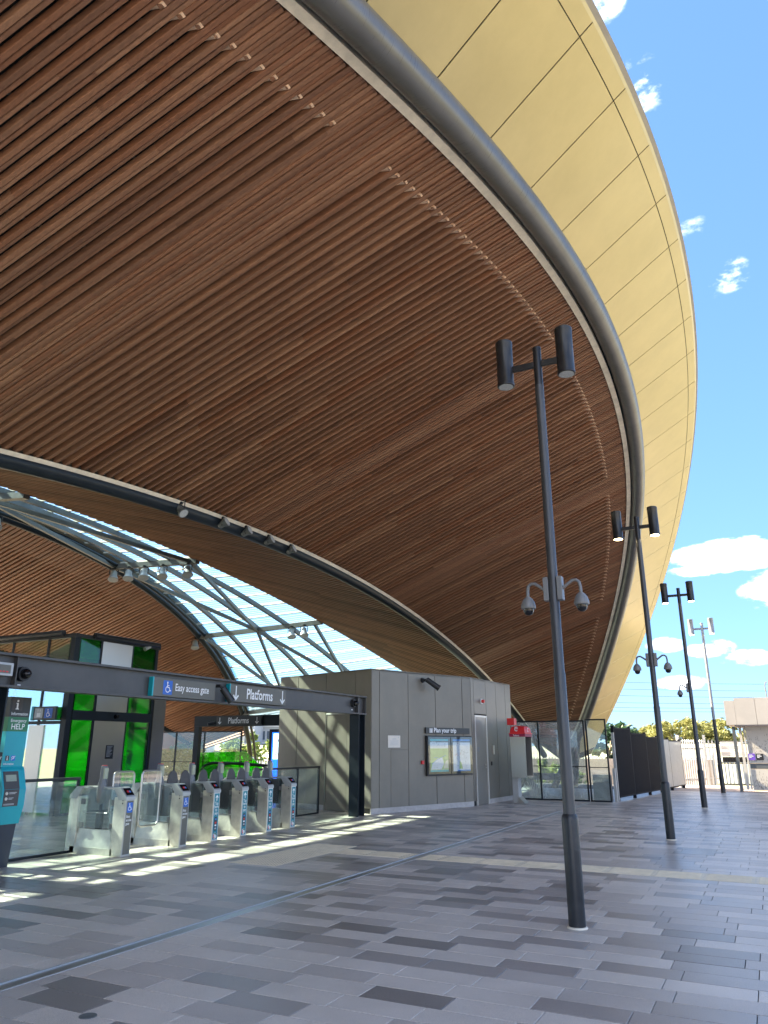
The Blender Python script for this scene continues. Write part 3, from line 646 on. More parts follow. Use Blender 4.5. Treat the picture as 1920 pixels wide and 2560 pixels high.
# floodlights on the canopy steel
def floodlight(P, aim, s, label, group='floodlights on the roof steel', mat='gate_grey'):
    t = thing('floodlight', label, 'floodlight', P, group); aim = Vector(aim).normalized(); P = Vector(P)
    x = aim.orthogonal().normalized()
    m = MB(); c = P-UP*.16*s; prof = [(-.11, .05), (-.08, .075), (.02, .08), (.05, .095), (.14, .125)]
    for (a, r0), (b, r1) in zip(prof, prof[1:]): m.cyl(c+aim*a*s, c+aim*b*s, r0*s, r1*s, 14)
    m.build('lamp_body', mat, t, True)
    m = MB(); m.cyl(c+aim*.141*s, c+aim*.146*s, .105*s, .105*s, 14); m.build('lens', 'lens_off', t, True)
    m = MB()
    for q in (-1, 1): m.tube([P+x*q*.03*s, P+x*q*.1*s-UP*.03*s, c+x*q*.1*s], .012*s, 6)
    m.cyl(P+UP*.03*s, P-UP*.02*s, .04*s, .04*s, 10); m.build('bracket', 'steel_dark', t, True)
for i, f in enumerate((.02, .22, .42, .66, .97)):
    P = c4C(19.26).lerp(c3C(19.26), f*.96+.02)-UP*.16
    floodlight(P, (.25+.2*f, -.3, -1), 1.5, ['floodlight at the end of the nearer skylight beam beside the dark arch rib', 'second floodlight along the nearer skylight beam from the dark rib', 'middle floodlight of the five under the nearer skylight beam', 'fourth floodlight along the nearer skylight beam from the dark rib', 'floodlight on the nearer skylight beam closest to the timber soffit'][i])
for f, lb in ((.80, 'left floodlight of the pair under the farther skylight beam'), (.90, 'right floodlight of the pair under the farther skylight beam'), (-.04, 'floodlight where the farther skylight beam meets the dark arch rib')):
    floodlight(c4C(25.95).lerp(c3C(25.95), f)-UP*.16, (.3, -.3, -1), 1.5, lb)
floodlight(c4C(14.0)+Vector((.2, 0, -.1)), (.5, -.4, -1), 1.6, 'floodlight on the dark arch rib at the left edge of the picture')
for i, Y in enumerate((9.8, 11.0, 11.75, 12.55, 13.4)):
    floodlight(tubeC(Y)+Vector((.16, 0, .02)), (.75, .1, .35) if i else (.6, 0, -.6), .8, ['first', 'second', 'third', 'fourth', 'fifth'][i]+' floodlight from the left along the navy valley beam of the roof', 'uplights along the valley beam', 'steel_grey')

# ------------------------------------------------------------------ lamp posts
def lamp_post(Y, label, lit, cams, silver=False, X=-1.82):
    t = thing('lamp_post', label, 'lamp post', (X, Y, 0), 'lamp posts in a row along the plaza'); P = Vector((X, Y, 0))
    pm = 'pole_sunlit' if silver else 'pole_metal'; lm = 'pole_sunlit' if silver else 'lamp_metal'  # silver: sun on top and canopy shadow below put into the colours
    m = MB(); m.lathe(P, [(.079, 0), (.079, .93), (.074, .96), (.062, .98)], 24); sl_ = m.build('pole_sleeve', 'lamp_metal', t, True)
    m = MB(); m.lathe(P, [(.058, .98), (.058, 2.3), (.052, 2.32), (.050, 5.55)], 24); m.build('pole', 'pole_metal' if not silver else 'pole_sunlit', t, True)
    if silver:
        m = MB(); m.lathe(P, [(.0605, .98), (.0605, 2.5), (.06, 2.52)], 24); m.build('pole_lower_shade', 'lamp_metal', t, True)  # dark sleeve added where the canopy's shadow falls on the post
    m = MB(); m.lathe(P, [(.048, 5.55), (.048, 6.02), (.043, 6.035), (.0, 6.035)], 20); m.lathe(P, [(.051, 6.0), (.051, 6.03), (.048, 6.04), (0, 6.04)], 20); m.build('pole_cap', lm, t, True)
    m = MB(); m.fbox(P+Vector((0, 0, .22)), (1, 0, 0), (0, 1, 0), (0, 0, 1), (.035, -.074, 0), (.062, -.055, .44)); 
    hp = MB(); hp.lathe(P+Vector((.0, 0, .24)), [(.0805, 0), (.0805, .42)], 24); a0 = R(-45)
    hv = [v for v in hp.v]; keep = [f for f in hp.f if len(f) == 4 and all(-1.25 < math.atan2(hv[i].y-P.y, hv[i].x-P.x) < -.35 for i in f)]
    hp.f = keep; hp.mi = [0]*len(keep); hp.build('access_hatch', 'lamp_metal', sl_)
    ring = MB(); ring.lathe(P, [(.095, 0), (.09, .012), (.08, .016)], 24); ring.build('base_sealant', 'edge_white' if not silver else 'concrete', t, True)
    for s_ in (-1, 1):
        m = MB(); m.box((P.x+s_*.045, Y-.022, 5.79), (P.x+s_*.23, Y+.022, 5.86)) if s_ > 0 else m.box((P.x-.30, Y-.022, 5.79), (P.x-.045, Y+.022, 5.86)); m.build('arm', lm, t, bevel=.006)
        c = P+Vector((.32 if s_ > 0 else -.39, 0, 0))
        m = MB(); m.lathe(c, [(.092, 5.62), (.1, 5.625), (.1, 5.66), (.097, 5.665), (.097, 6.16), (.1, 6.165), (.1, 6.2), (.09, 6.21), (0, 6.21)], 28); hd = m.build('lamp_head', lm, t, True)
        m = MB(); m.lathe(c, [(.083, 5.617), (.083, 5.63), (0, 5.632)], 24); m.build('lens', 'lens_lit' if lit else 'lens_off', hd, True)
    for s_ in cams:
        m = MB(); m.box((P.x+min(s_*.045, s_*.10), Y-.05, 3.05), (P.x+max(s_*.045, s_*.10), Y+.05, 3.30)); bk_ = m.build('camera_bracket', 'cctv_grey', t, bevel=.006)
        m = MB(); m.tube([P+Vector((s_*q, 0, z)) for q, z in ((.09, 3.17), (.15, 3.215), (.20, 3.25), (.24, 3.25), (.27, 3.225), (.28, 3.17), (.28, 3.09))], .017, 10); m.build('camera_arm', 'cctv_grey', bk_, True)
        c = P+Vector((s_*.28, 0, 0))
        m = MB(); m.lathe(c, [(.074, 2.985), (.078, 2.993), (.077, 3.02), (.066, 3.06), (.045, 3.093), (.026, 3.11), (0, 3.11)], 24); m.build('camera_housing', 'cctv_grey', bk_, True)
        m = MB(); m.lathe(c, [(0, 2.915), (.024, 2.919), (.043, 2.934), (.053, 2.96), (.055, 2.985)], 20); m.build('camera_dome', 'black_gloss', bk_, True)
lamp_post(7.62, 'nearest and tallest looking dark lamp post with two unlit cylinder heads', False, (-1, 1))
lamp_post(15.1, 'dark lamp post second from the camera with two lit heads and two domes', True, (-1, 1))
lamp_post(23.0, 'dark lamp post third from the camera with a single camera dome', True, (-1,))
lamp_post(30.3, 'farthest lamp post, its sunlit top painted pale, beside the beige shelter', True, (), True, -1.72)

# ------------------------------------------------------------------ kiosk of grey metal panels
KA, KB, KC, KD, KE = [Vector((*p, 0)) for p in ((-9.0, 17.25), (-7.6, 20.8), (-7.4, 24.0), (-12.6, 18.4), (-11.4, 24.4))]
KH = 3.52
kiosk = thing('metal_kiosk', 'grey metal panelled station kiosk with angled walls, trip board and steel door', 'kiosk', (-9.6, 20.5, 0))
m = MB(); poly = [(p.x, p.y) for p in (KA, KB, KC, KE, KD)]; cx = sum(p[0] for p in poly)/5; cy = sum(p[1] for p in poly)/5
m.prism([(p[0]+(cx-p[0])*.02, p[1]+(cy-p[1])*.02) for p in poly], (0, 0, 0), (1, 0, 0), (0, 1, 0), (0, 0, 1), 0, KH-.06); m.build('core', 'kiosk_joint', kiosk)
class Wall:
    def __init__(s, A, B): s.A = A; s.u = (B-A).normalized(); s.L = (B-A).length; s.n = s.u.cross(UP)
    def box(s, a, z0, b, z1, t0, t1, name, mat, parent, bevel=0):
        m = MB(); m.fbox(s.A, s.u, UP, s.n, (a, z0, t0), (b, z1, t1)); return m.build(name, mat, parent, bevel=bevel)
    def p(s, a, z, t=0): return s.A+s.u*a+UP*z+s.n*t
AB = Wall(KA, KB); BC = Wall(KB, KC); DA = Wall(KD, KA)
def panels(W, cuts, z0=.13, z1=KH, doors=(), skip=()):
    for i in range(len(cuts)-1):
        a, b = cuts[i]+.009, cuts[i+1]-.009
        if i in skip: continue
        d = [q for q in doors if q[0] < (a+b)/2 < q[1]]
        W.box(a, d[0][2]+.04 if d else z0, b, z1, -.035, .0, 'wall_panel', 'kiosk_panel', kiosk, .003)
panels(AB, (0, .277, 1.30, 2.34, 3.44, AB.L), skip=(1,))
m = MB(); m.fbox(AB.A, AB.u, UP, AB.n, (.283, 1.508, -.035), (1.294, KH, 0)); m.fbox(AB.A, AB.u, UP, AB.n, (.283, .13, -.035), (.668, 1.508, 0)); m.build('wall_panel', 'kiosk_panel', kiosk)
AB.box(.676, .13, 1.294, 1.50, -.035, .001, 'service_hatch', 'kiosk_panel', kiosk, .003)
panels(BC, (0, .21, 1.12, 1.93, 2.72, BC.L), doors=((.21, 1.12, 2.46),))
panels(DA, (0, .82, 2.02, 3.19, DA.L), doors=((2.02, 3.19, 2.46),))
AB.box(0, 0, AB.L, .13, -.03, -.004, 'base_course', 'plinth_stone', kiosk); BC.box(1.13, 0, BC.L, .13, -.03, -.004, 'base_course', 'plinth_stone', kiosk); DA.box(0, 0, 2.0, .13, -.03, -.004, 'base_course', 'plinth_stone', kiosk)
m = MB(); m.prism(poly, (0, 0, 0), (1, 0, 0), (0, 1, 0), (0, 0, 1), KH-.05, KH-.01); m.build('roof', 'kiosk_panel', kiosk)
ceb = Wall(KC, KE); ceb.box(.01, .0, ceb.L, KH, -.04, 0, 'wall_panel', 'kiosk_panel', kiosk)
edd = Wall(KE, KD); edd.box(.01, 0, edd.L, KH, -.04, 0, 'wall_panel', 'kiosk_panel', kiosk)
# doors
d_ = BC.box(.27, .01, 1.05, 2.40, -.03, -.008, 'door', 'kiosk_door', kiosk)
for a, b, z0, z1 in ((.215, .265, .0, 2.46), (1.055, 1.115, 0, 2.46), (.265, 1.055, 2.405, 2.46)): BC.box(a, z0, b, z1, -.03, .012, 'door_frame', 'door_frame', kiosk)
h = MB(); h.tube([BC.p(.93, 1.0, -.008), BC.p(.93, 1.0, .05), BC.p(.80, 1.0, .05)], .011, 8); h.cyl(BC.p(.93, 1.08, -.008), BC.p(.93, 1.08, .012), .025); h.build('door_handle', 'stainless', d_, True)
text('door_lettering', 'STAFF\nONLY', .07, BC.p(.36, 1.52, -.008), BC.u, UP, 'print_line', d_)
d2 = DA.box(2.06, .01, 2.86, 2.40, -.03, -.006, 'door', 'kiosk_panel', kiosk); DA.box(2.03, 0, 2.055, 2.45, -.03, .006, 'door_frame', 'stainless', kiosk); DA.box(2.055, 2.405, 2.9, 2.45, -.03, .006, 'door_frame', 'door_frame', kiosk); DA.box(2.87, 0, 3.18, 2.45, -.03, -.002, 'wall_panel', 'kiosk_panel', kiosk)
BC.box(1.50, 1.36, 1.60, 1.62, 0, .03, 'intercom', 'stainless', kiosk, .004); BC.box(1.34, 1.05, 1.40, 1.16, 0, .025, 'card_reader', 'black_matt', kiosk, .004)
# notice, red call boxes and lamp
nt = AB.box(.57, 1.56, 1.0, 1.86, 0, .006, 'notice', 'notice_cream', kiosk); fl = Flat(AB.p(.57, 1.56, .006), AB.u, UP, .0012)
fl.rect(.15, .205, .29, .222)
for k in range(5): fl.rect(.06+(k % 2)*.02, .165-k*.026, .38-(k % 2)*.03, .174-k*.026)
fl.disc(.36, .255, .016).rect(.352, .235, .368, .245); fl.build('notice_print', 'print_grey', nt)
AB.box(1.75, 1.14, 1.83, 1.23, 0, .05, 'call_point', 'red', kiosk, .006)
BC.box(.70, 2.80, .80, 2.94, 0, .03, 'beacon_base', 'white_print', kiosk); m = MB(); m.cyl(BC.p(.75, 2.87, .03), BC.p(.75, 2.87, .11), .05, .04, 14); m.build('beacon', 'red', kiosk, True)
# bullet camera high on the wall
cam_ = thing('wall_camera', 'dark bullet camera high on the kiosk wall above the trip board', 'camera', AB.p(1.85, 3.3))
m = MB(); m.cyl(AB.p(1.85, 3.32, 0), AB.p(1.85, 3.32, .05), .07, .06, 14); m.tube([AB.p(1.85, 3.32, .05), AB.p(1.88, 3.34, .13), AB.p(1.95, 3.30, .18)], .022, 8); m.build('bracket', 'steel_dark', cam_, True)
m = MB(); a_ = AB.p(1.86, 3.34, .15); b_ = AB.p(2.12, 3.12, .34); m.cyl(a_, b_, .07, .075, 16); m.cyl(b_, b_+(b_-a_)*.08, .085, .085, 16); m.build('camera_body', 'steel_dark', cam_, True)
# trip planning board
pb = thing('trip_board', 'dark framed trip planning board with two lit maps on the kiosk wall', 'notice board', AB.p(2.8, .85))
AB.box(1.92, .84, 3.72, 1.87, .002, .07, 'frame', 'steel_dark', pb, .006)
for i, (a, b) in enumerate(((1.97, 2.79), (2.86, 3.68))):
    AB.box(a-.02, .88, b+.02, 1.84, .07, .078, 'door_leaf', 'black_matt', pb)
    o = AB.p(a+.06, .94, .079); w, h_ = b-a-.12, .84
    po = Flat(o, AB.u, UP, .001).rect(0, 0, w, h_).build('poster', 'map_white', pb)
    Flat(o, AB.u, UP, .002).rect(0, h_-.05, w, h_).build('poster_header', 'map_teal' if i == 0 else 'map_blue', po)
    Flat(o, AB.u, UP, .002).rect(0, h_-.085, w, h_-.052).build('poster_title_bar', 'sign_dark', po)
    text('poster_title', 'Local area guide' if i == 0 else 'Your train network guide', .03, o+AB.u*.03+UP*(h_-.078), AB.u, UP, 'white_print', po, lift=.003)
    if i == 0:
        Flat(o, AB.u, UP, .002).poly([(0, .05), (w, .05), (w, .6), (0, .6)]).build('map_land', 'map_green', po)
        Flat(o, AB.u, UP, .003).poly([(.02, .06), (.42, .06), (.52, .2), (.46, .36), (.28, .34), (.08, .22)]).build('map_town', 'map_white', po)
        Flat(o, AB.u, UP, .003).poly([(.5, .08), (w-.01, .08), (w-.01, .30), (.6, .28), (.54, .2)]).build('map_park', 'map_sand', po)
        f_ = Flat(o, AB.u, UP, .004).stroke([(.05, .2), (.22, .29), (.4, .36), (.6, .42)], .012).stroke([(.14, .36), (.3, .36)], .01); f_.build('map_line', 'map_blue', po)
        Flat(o, AB.u, UP, .002).rect(0, 0, w, .045).build('poster_footer', 'map_teal', po)
        f_ = Flat(o, AB.u, UP, .003)
        rq = random.Random(2)
        for k in range(34): x_, y_ = rq.uniform(.03, w-.1), rq.uniform(.63, .74); f_.rect(x_, y_, x_+rq.uniform(.01, .04), y_+.008)
        for k in range(16): x_, y_ = rq.uniform(.1, .45), rq.uniform(.1, .34); f_.rect(x_, y_, x_+rq.uniform(.01, .03), y_+.006)
        f_.build('poster_print', 'print_line', po)
    else:
        f_ = Flat(o, AB.u, UP, .003); pts = [(.08, .44), (.2, .46), (.3, .5), (.36, .56), (.43, .5), (.5, .47), (.6, .49)]
        f_.stroke(pts, .005).stroke([(.36, .56), (.30, .44), (.24, .36), (.20, .25)], .005).stroke([(.43, .5), (.46, .36), (.5, .22)], .005).stroke([(.2, .46), (.24, .36), (.36, .36)], .004)
        rq = random.Random(4)
        for k in range(46): x_, y_ = rq.uniform(.05, w-.1), rq.uniform(.1, .56); f_.rect(x_, y_, x_+rq.uniform(.01, .035), y_+.007)
        for k in range(10): x_, y_ = rq.uniform(.03, .25), rq.uniform(.66, .74); f_.rect(x_, y_, x_+rq.uniform(.02, .05), y_+.008)
        f_.build('map_line', 'print_line', po)
        Flat(o, AB.u, UP, .003).poly([(.24, .06), (.38, .06), (.34, .2), (.26, .28)]).build('map_park', 'map_green', po)
        f_ = Flat(o, AB.u, UP, .004); [f_.disc(x_, y_, .009, 8) for x_, y_ in ((.08, .41), (.14, .44), (.2, .41), (.3, .47), (.12, .45), (.28, .44))]; f_.build('map_stop', 'red', po)
        Flat(o, AB.u, UP, .002).rect(.18, 0, w, .035).build('poster_footer', 'map_blue', po)
    AB.box(a-.02, .88, b+.02, 1.84, .092, .096, 'cover_glass', 'screen_glass', pb)
ts = thing('trip_sign', 'long dark header sign reading Plan your trip above the map board', 'sign', AB.p(2.8, 1.95))
sg = AB.box(1.91, 1.92, 3.66, 2.08, .002, .05, 'sign_panel', 'sign_dark', ts, .004)
Flat(AB.p(2.04, 1.94, .05), AB.u, UP).rect(0, 0, .13, .12).build('symbol_ground', 'print_grey', sg); Flat(AB.p(2.105, 2.0, .05), AB.u, UP, .004).info(0, 0, .1).build('symbol', 'white_print', sg)
text('lettering', 'Plan your trip', .17, AB.p(2.21, 1.955, .05), AB.u, UP, 'white_print', sg, bold=.02, sx=.95)

# ------------------------------------------------------------------ telephone booth by the kiosk
bo = thing('telephone_booth', 'steel public telephone booth with red domed top beside the kiosk', 'telephone booth', (-6.75, 22.6, 0))
m = MB(); m.box((-6.99, 22.45, 0), (-6.81, 22.75, .9)); m.box((-6.99, 22.45, .9), (-6.93, 22.75, 2.3)); m.build('post', 'gate_grey', bo, bevel=.008)
m = MB(); m.hexa([(-6.81, 22.4, 0), (-6.62, 22.4, 0), (-6.62, 22.8, 0), (-6.81, 22.8, 0), (-6.81, 22.4, .17), (-6.79, 22.4, .17), (-6.79, 22.8, .17), (-6.81, 22.8, .17)]); m.build('foot', 'stainless', bo)
X0_, X1_, Y0_, Y1_ = -6.93, -6.48, 22.25, 22.95
prof = [(X0_, .72), (X1_-.02, .72), (X1_, .76), (X1_, 1.86), (X0_, 1.86)]
for y_ in (Y0_, Y1_-.03):
    m = MB(); m.prism(prof, (0, y_, 0), (1, 0, 0), (0, 0, 1), (0, 1, 0), 0, .03); m.build('side_shell', 'stainless', bo)
m = MB(); m.box((X0_, Y0_+.03, .72), (X0_+.04, Y1_-.03, 1.86)); m.build('back_shell', 'black_matt', bo)
m = MB(); m.box((X0_+.04, Y0_+.03, .72), (X1_-.04, Y1_-.03, .76)); m.build('shelf', 'stainless', bo)
m = MB(); m.box((X0_+.04, Y0_+.2, 1.0), (X0_+.16, Y1_-.2, 1.55)); ph = m.build('telephone', 'steel_dark', bo, bevel=.01)
m = MB(); m.tube([(X0_+.19, Y0_+.26, 1.5), (X0_+.21, Y0_+.26, 1.42), (X0_+.21, Y0_+.26, 1.25), (X0_+.19, Y0_+.26, 1.17)], .025, 8); m.build('handset', 'black_matt', ph, True)
m = MB(); m.box((X0_-.02, Y0_-.012, 1.86), (X1_+.012, Y1_+.012, 1.94)); m.build('name_band', 'maroon', bo)
m = MB(); m.box((X0_-.03, Y0_-.03, 1.94), (X1_+.03, Y1_+.03, 1.965)); m.build('brim', 'red', bo, bevel=.008)
m = MB(); hw, hd_ = (X1_-X0_)/2, (Y1_-Y0_)/2; cx_, cy_ = (X0_+X1_)/2, (Y0_+Y1_)/2
rows_ = [(1.0, 0), (.97, .07), (.88, .13), (.74, .175), (.55, .2), (.3, .212), (.05, .215)]
for i, (k, z_) in enumerate(rows_):
    m.v += [Vector((cx_+sx_*hw*(.35+.65*k), cy_+sy_*hd_*k, 1.965+z_)) for sx_, sy_ in ((-1, -1), (1, -1), (1, 1), (-1, 1))]
for i in range(len(rows_)-1): m.f += [(i*4+q, i*4+(q+1) % 4, i*4+4+(q+1) % 4, i*4+4+q) for q in range(4)]
m.f.append((24, 25, 26, 27)); m.mi = [0]*len(m.f); dm = m.build('domed_top', 'red', bo, True)
fl = Flat((cx_-.02, Y0_-.0, 1.99), (1, 0, 0), (0, 0, 1), .004); fl.rect(-.05, .135, .05, .15).arc(.0, .09, .05, 60, 300, .022).stroke([(-.02, .10), (.04, .10)], .02); fl.build('emblem', 'white_print', dm)
fl = Flat((X1_, cy_, 1.99), (0, 1, 0), (0, 0, 1), .006); fl.rect(-.06, .115, .06, .13).arc(.0, .07, .05, 60, 300, .022); fl.build('emblem', 'white_print', dm)
text('lettering', 'Telstra', .075, (cx_-.13, Y0_-.012, 1.875), (1, 0, 0), UP, 'white_print', bo); 
m = MB(); m.box((-7.02, 22.3, 2.2), (-6.80, 22.55, 2.40)); m.build('sign_box', 'red', bo, bevel=.006)
m = MB(); m.cyl((-6.95, 22.45, 2.1), (-6.95, 22.45, 2.2), .02); m.cyl((-6.86, 22.45, 2.1), (-6.86, 22.45, 2.2), .02); m.build('sign_stem', 'gate_grey', bo)

# ------------------------------------------------------------------ glass screen at the end of the plaza
def screen(name, label, x0, x1, Y, top, mull, rail, gm, group=None):
    t = thing(name, label, 'glass screen', ((x0+x1)/2, Y, 0), group)
    xs = [x0]+list(mull)+[x1]
    for i, x in enumerate(xs):
        m = MB(); m.box((x-.022, Y-.03, 0), (x+.022, Y+.03, top)); m.build('mullion', 'steel_navy', t)
        if i < len(xs)-1:
            for z0, z1 in ((.05, rail-.012), (rail+.012, top-.045)):
                m = MB(); m.box((x+.022, Y-.006, z0), (xs[i+1]-.022, Y+.006, z1)); m.build('pane', gm, t)
            for z0, z1 in ((.0, .045), (rail-.011, rail+.011), (top-.045, top-.001)): m = MB(); m.box((x+.0222, Y-.025, z0), (xs[i+1]-.0222, Y+.025, z1)); m.build('rail', 'steel_navy', t)
    return t
screen('glass_screen', 'black framed clear glass screen between kiosk and first black fence panel', -7.36, -5.13, 24.12, 2.37, (-6.57,), 1.0, 'glass_dusty')
screen('glass_screen', 'narrow black framed glass bay beside the black slat fence, concrete block behind', -5.04, -4.46, 24.05, 2.40, (), .98, 'glass_clear')
cb = MB(); cb.box((-5.0, 24.2, -1.2), (-4.5, 24.6, .76)); tag(cb.build('concrete_upstand', 'concrete', None, bevel=.01), 'stained grey concrete block behind the narrow glass bay', 'concrete block')
screen('glass_screen', 'dark framed glass screen right of the lift, beyond the gates', -24.6, -18.3, 24.2, 2.16, (-23.0, -21.55, -20.1), 1.0, 'glass_clear')
pw = MB(); pw.box((-13.5, 38.5, -1.2), (-2.5, 39, 1.0)); tag(pw.build('retaining_wall', 'path_pink'), 'low pale retaining wall behind the glass screen by the kiosk', 'wall')
gp = thing('steel_pipe_rail', 'thick grey green steel pipe brace seen low through the glass screen', 'pipe', (-8, 28, -1)); m = MB(); m.tube([(-10.2, 29, .55), (-6.6, 28.6, .5)], .13, 12); m.tube([(-8.4, 28.8, .5), (-9.8, 28.6, -1.2)], .11, 12); m.tube([(-8.4, 28.8, .5), (-7.0, 28.6, -1.2)], .11, 12); m.build('pipe', 'steel_grey', gp, True)
fan = thing('spiky_plant', 'pale spiky fan of stalks low behind the glass by the telephone booth', 'plant', (-7.0, 24.9, -.3)); rf = random.Random(8); m = MB()
for k in range(12):
    a = R(30+k*11); m.tube([(-6.95, 24.8, -.2), (-6.95+.28*math.cos(a), 24.8+rf.uniform(-.06, .06), .12+.28*math.sin(a)), (-6.95+.44*math.cos(a)*rf.uniform(.85, 1.1), 24.8, .12+.5*math.sin(a))], [.02, .014, .004], 5)
m.build('stalks', 'edge_white', fan, True)

# ------------------------------------------------------------------ black slat fence
F0, F1 = Vector((-4.34, 24.62, 0)), Vector((-3.30, 33.4, 0)); fu = (F1-F0).normalized(); fn_ = fu.cross(UP)
sf = thing('slat_fence', 'stepped black fence of upright metal slats running back along the plaza', 'fence', F0)
cuts = [0, 1.80, 3.68, 5.3, 6.9, 8.84]; tops = [2.14, 2.0, 1.90, 1.86, 1.80]
for i in range(5):
    m = MB(); a = cuts[i]+.05
    while a < cuts[i+1]-.07: m.fbox(F0, fu, UP, fn_, (a, .12, -.03), (a+.045, tops[i]-.03, .035)); a += .082
    m.fbox(F0, fu, UP, fn_, (cuts[i]+.04, .2, -.05), (cuts[i+1]-.04, tops[i]-.1, -.04)); stuff(m.build('slat_panel', 'fence_dark' if i < 3 else 'fence_silver', sf))  # far panels galvanised pale, with the sun on them put into the colour
    for z_ in (.10, tops[i]-.03): m = MB(); m.fbox(F0, fu, UP, fn_, (cuts[i]+.02, z_, -.05), (cuts[i+1]-.02, z_+.04, .045)); m.build('rail', 'fence_dark', sf)
for i in range(6): m = MB(); m.fbox(F0, fu, UP, fn_, (cuts[i]-.05, 0, -.06), (cuts[i]+.03, tops[max(0, i-1)]+.06, .03)); m.build('post', 'fence_dark', sf)
m = MB(); m.fbox(F0, fu, UP, fn_, (-.12, 0, -.04), (-.06, 2.0, .04)); m.fbox(F0, fu, UP, fn_, (-.30, 0, -.04), (-.22, .95, .04)); m.build('end_post', 'gate_grey', sf)
# silver palisade and gate at the far side
def palisade(name, label, A, B, z0, z1, mat, pitch=.16, w=.06, posts=2.4):
    A, B = Vector(A), Vector(B); u = (B-A).normalized(); n = u.cross(UP); L = (B-A).length; t = thing(name, label, 'fence', A); m = MB(); a = 0
    while a < L:
        m.fbox(A, u, UP, n, (a, z0+.08, -.012), (a+w, z1, .012)); m.prism([(a, z1), (a+w, z1), (a+w/2, z1+.06)], A, u, UP, n, -.012, .012); a += pitch
    stuff(m.build('pale_row', mat, t))
    for z_ in (z0+.3, z1-.3): m = MB(); m.fbox(A, u, UP, n, (0, z_, -.05), (L, z_+.05, -.013)); m.build('rail', mat, t)
    k = 0
    while k < L+.01: m = MB(); m.fbox(A, u, UP, n, (k-.05, z0-.1, -.15), (k+.05, z1+.25, -.052)); m.build('post', mat, t); k += posts
    return t
palisade('palisade_fence', 'silver palisade fence across the far end beyond the black fence', (-3.28, 33.5, 0), (-2.55, 35.0, 0), 0, 1.78, 'fence_silver')
palisade('palisade_fence', 'short silver palisade fence left of the gate with white notices', (-2.5, 35.2, 0), (-1.95, 35.2, 0), 0, 1.8, 'fence_silver', .14)
palisade('palisade_fence', 'long pale palisade fence in the distance below the gum trees', (-34, 62, -.6), (12, 66, -.6), -1.2, 1.3, 'fence_silver', .25, .1, 5)
palisade('palisade_fence', 'white palisade fence beyond the glass screen right of the lift', (-44, 41, -1.2), (-22, 39, -1.2), -1.2, 1.9, 'fence_silver', .2, .08, 3)
gt = thing('yard_gate', 'dark barred yard gate with white notices and an orange post', 'gate', (-1.6, 35.3, 0))
for k in range(13): m = MB(); m.box((-1.93+k*.11, 35.28, .1), (-1.915+k*.11, 35.3, 1.75)); m.build('bar', 'steel_dark', gt)
for z_ in (.08, .9, 1.75): m = MB(); m.box((-1.95, 35.27, z_), (-.55, 35.31, z_+.04)); m.build('rail', 'steel_dark', gt)
for x0, x1, z0, z1 in ((-1.9, -1.32, 1.18, 1.38), (-1.28, -.9, 1.18, 1.38), (-1.9, -1.0, 1.45, 1.6), (-1.9, -1.0, 1.64, 1.76)):
    m = MB(); m.box((x0, 35.24, z0), (x1, 35.265, z1)); nn = m.build('notice', 'white_print', gt); f_ = Flat((x0, 35.24, z0), (1, 0, 0), UP, .002); 
    for k in range(3): f_.rect(.05, .04+k*.05, (x1-x0)*.8, .055+k*.05)
    f_.build('notice_print', 'print_grey', nn)
m = MB(); m.box((-1.9, 35.8, .95), (-.6, 35.84, 1.16)); m.build('dark_panel', 'fence_dark', gt)
m = MB(); m.cyl((-2.0, 35.0, 0), (-2.0, 35.0, .95), .05); m.build('gate_post', 'orange', gt, True)

# ------------------------------------------------------------------ beige shelter on the right
sh = thing('beige_shelter', 'beige panelled shelter with deep flat roof edge and perforated wall', 'shelter', (2, 32, 0))
m = MB(); m.box((-1.37, 30.25, 2.35), (-1.02, 33.5, 3.22)); m.build('roof_edge', 'beige_wall', sh)
for i in range(4): m = MB(); m.box((-1.015+i*2.2+(-1.5 if i else 0), 30.25, 2.35), (-1.02+(i+1)*2.2-1.505, 33.5, 3.31)); m.build('roof_edge', 'beige_wall', sh)
m = MB(); m.box((-1.1, 30.28, 2.30), (5.5, 33.4, 2.345)); m.build('soffit', 'path_pink', sh)
for x in (-1.22, 5.3): m = MB(); m.box((x, 30.62, 0), (x+.11, 30.75, 2.3)); m.build('column', 'steel_grey', sh)
for x, w in ((-1.0, .09), (-.86, .06)): m = MB(); m.box((x, 30.86, .06), (x+w, 30.95, 2.3)); m.build('wall_trim', 'beige_perf', sh)
rp_ = random.Random(9)
for i in range(3):
    x0, x1 = -.78+i*1.5, -.78+(i+1)*1.5-.03
    for z0, z1 in ((.06, .78), (1.0, 2.3)):
        m = MB(); m.box((x0, 30.88, z0), (x1, 30.93, z1)); wp = m.build('wall_panel', 'beige_perf', sh); f_ = Flat((x0, 30.88, z0), (1, 0, 0), UP, .0015)
        for k in range(230):
            a, b = rp_.uniform(.03, x1-x0-.04), rp_.uniform(.03, z1-z0-.09)*rp_.uniform(.5, 1); f_.poly([(a, b), (a+.012, b+.004), (a+.014, b+.055), (a+.004, b+.05)])
        f_.build('perforation', 'perf_hole', wp)
    m = MB(); m.box((x0, 30.885, .80), (x1, 30.92, .98)); m.build('dark_band', 'steel_grey', sh)
m = MB(); m.box((-.79, 31.6, 0), (5, 33.0, 2.3)); m.build('back_wall', 'beige_wall', sh)
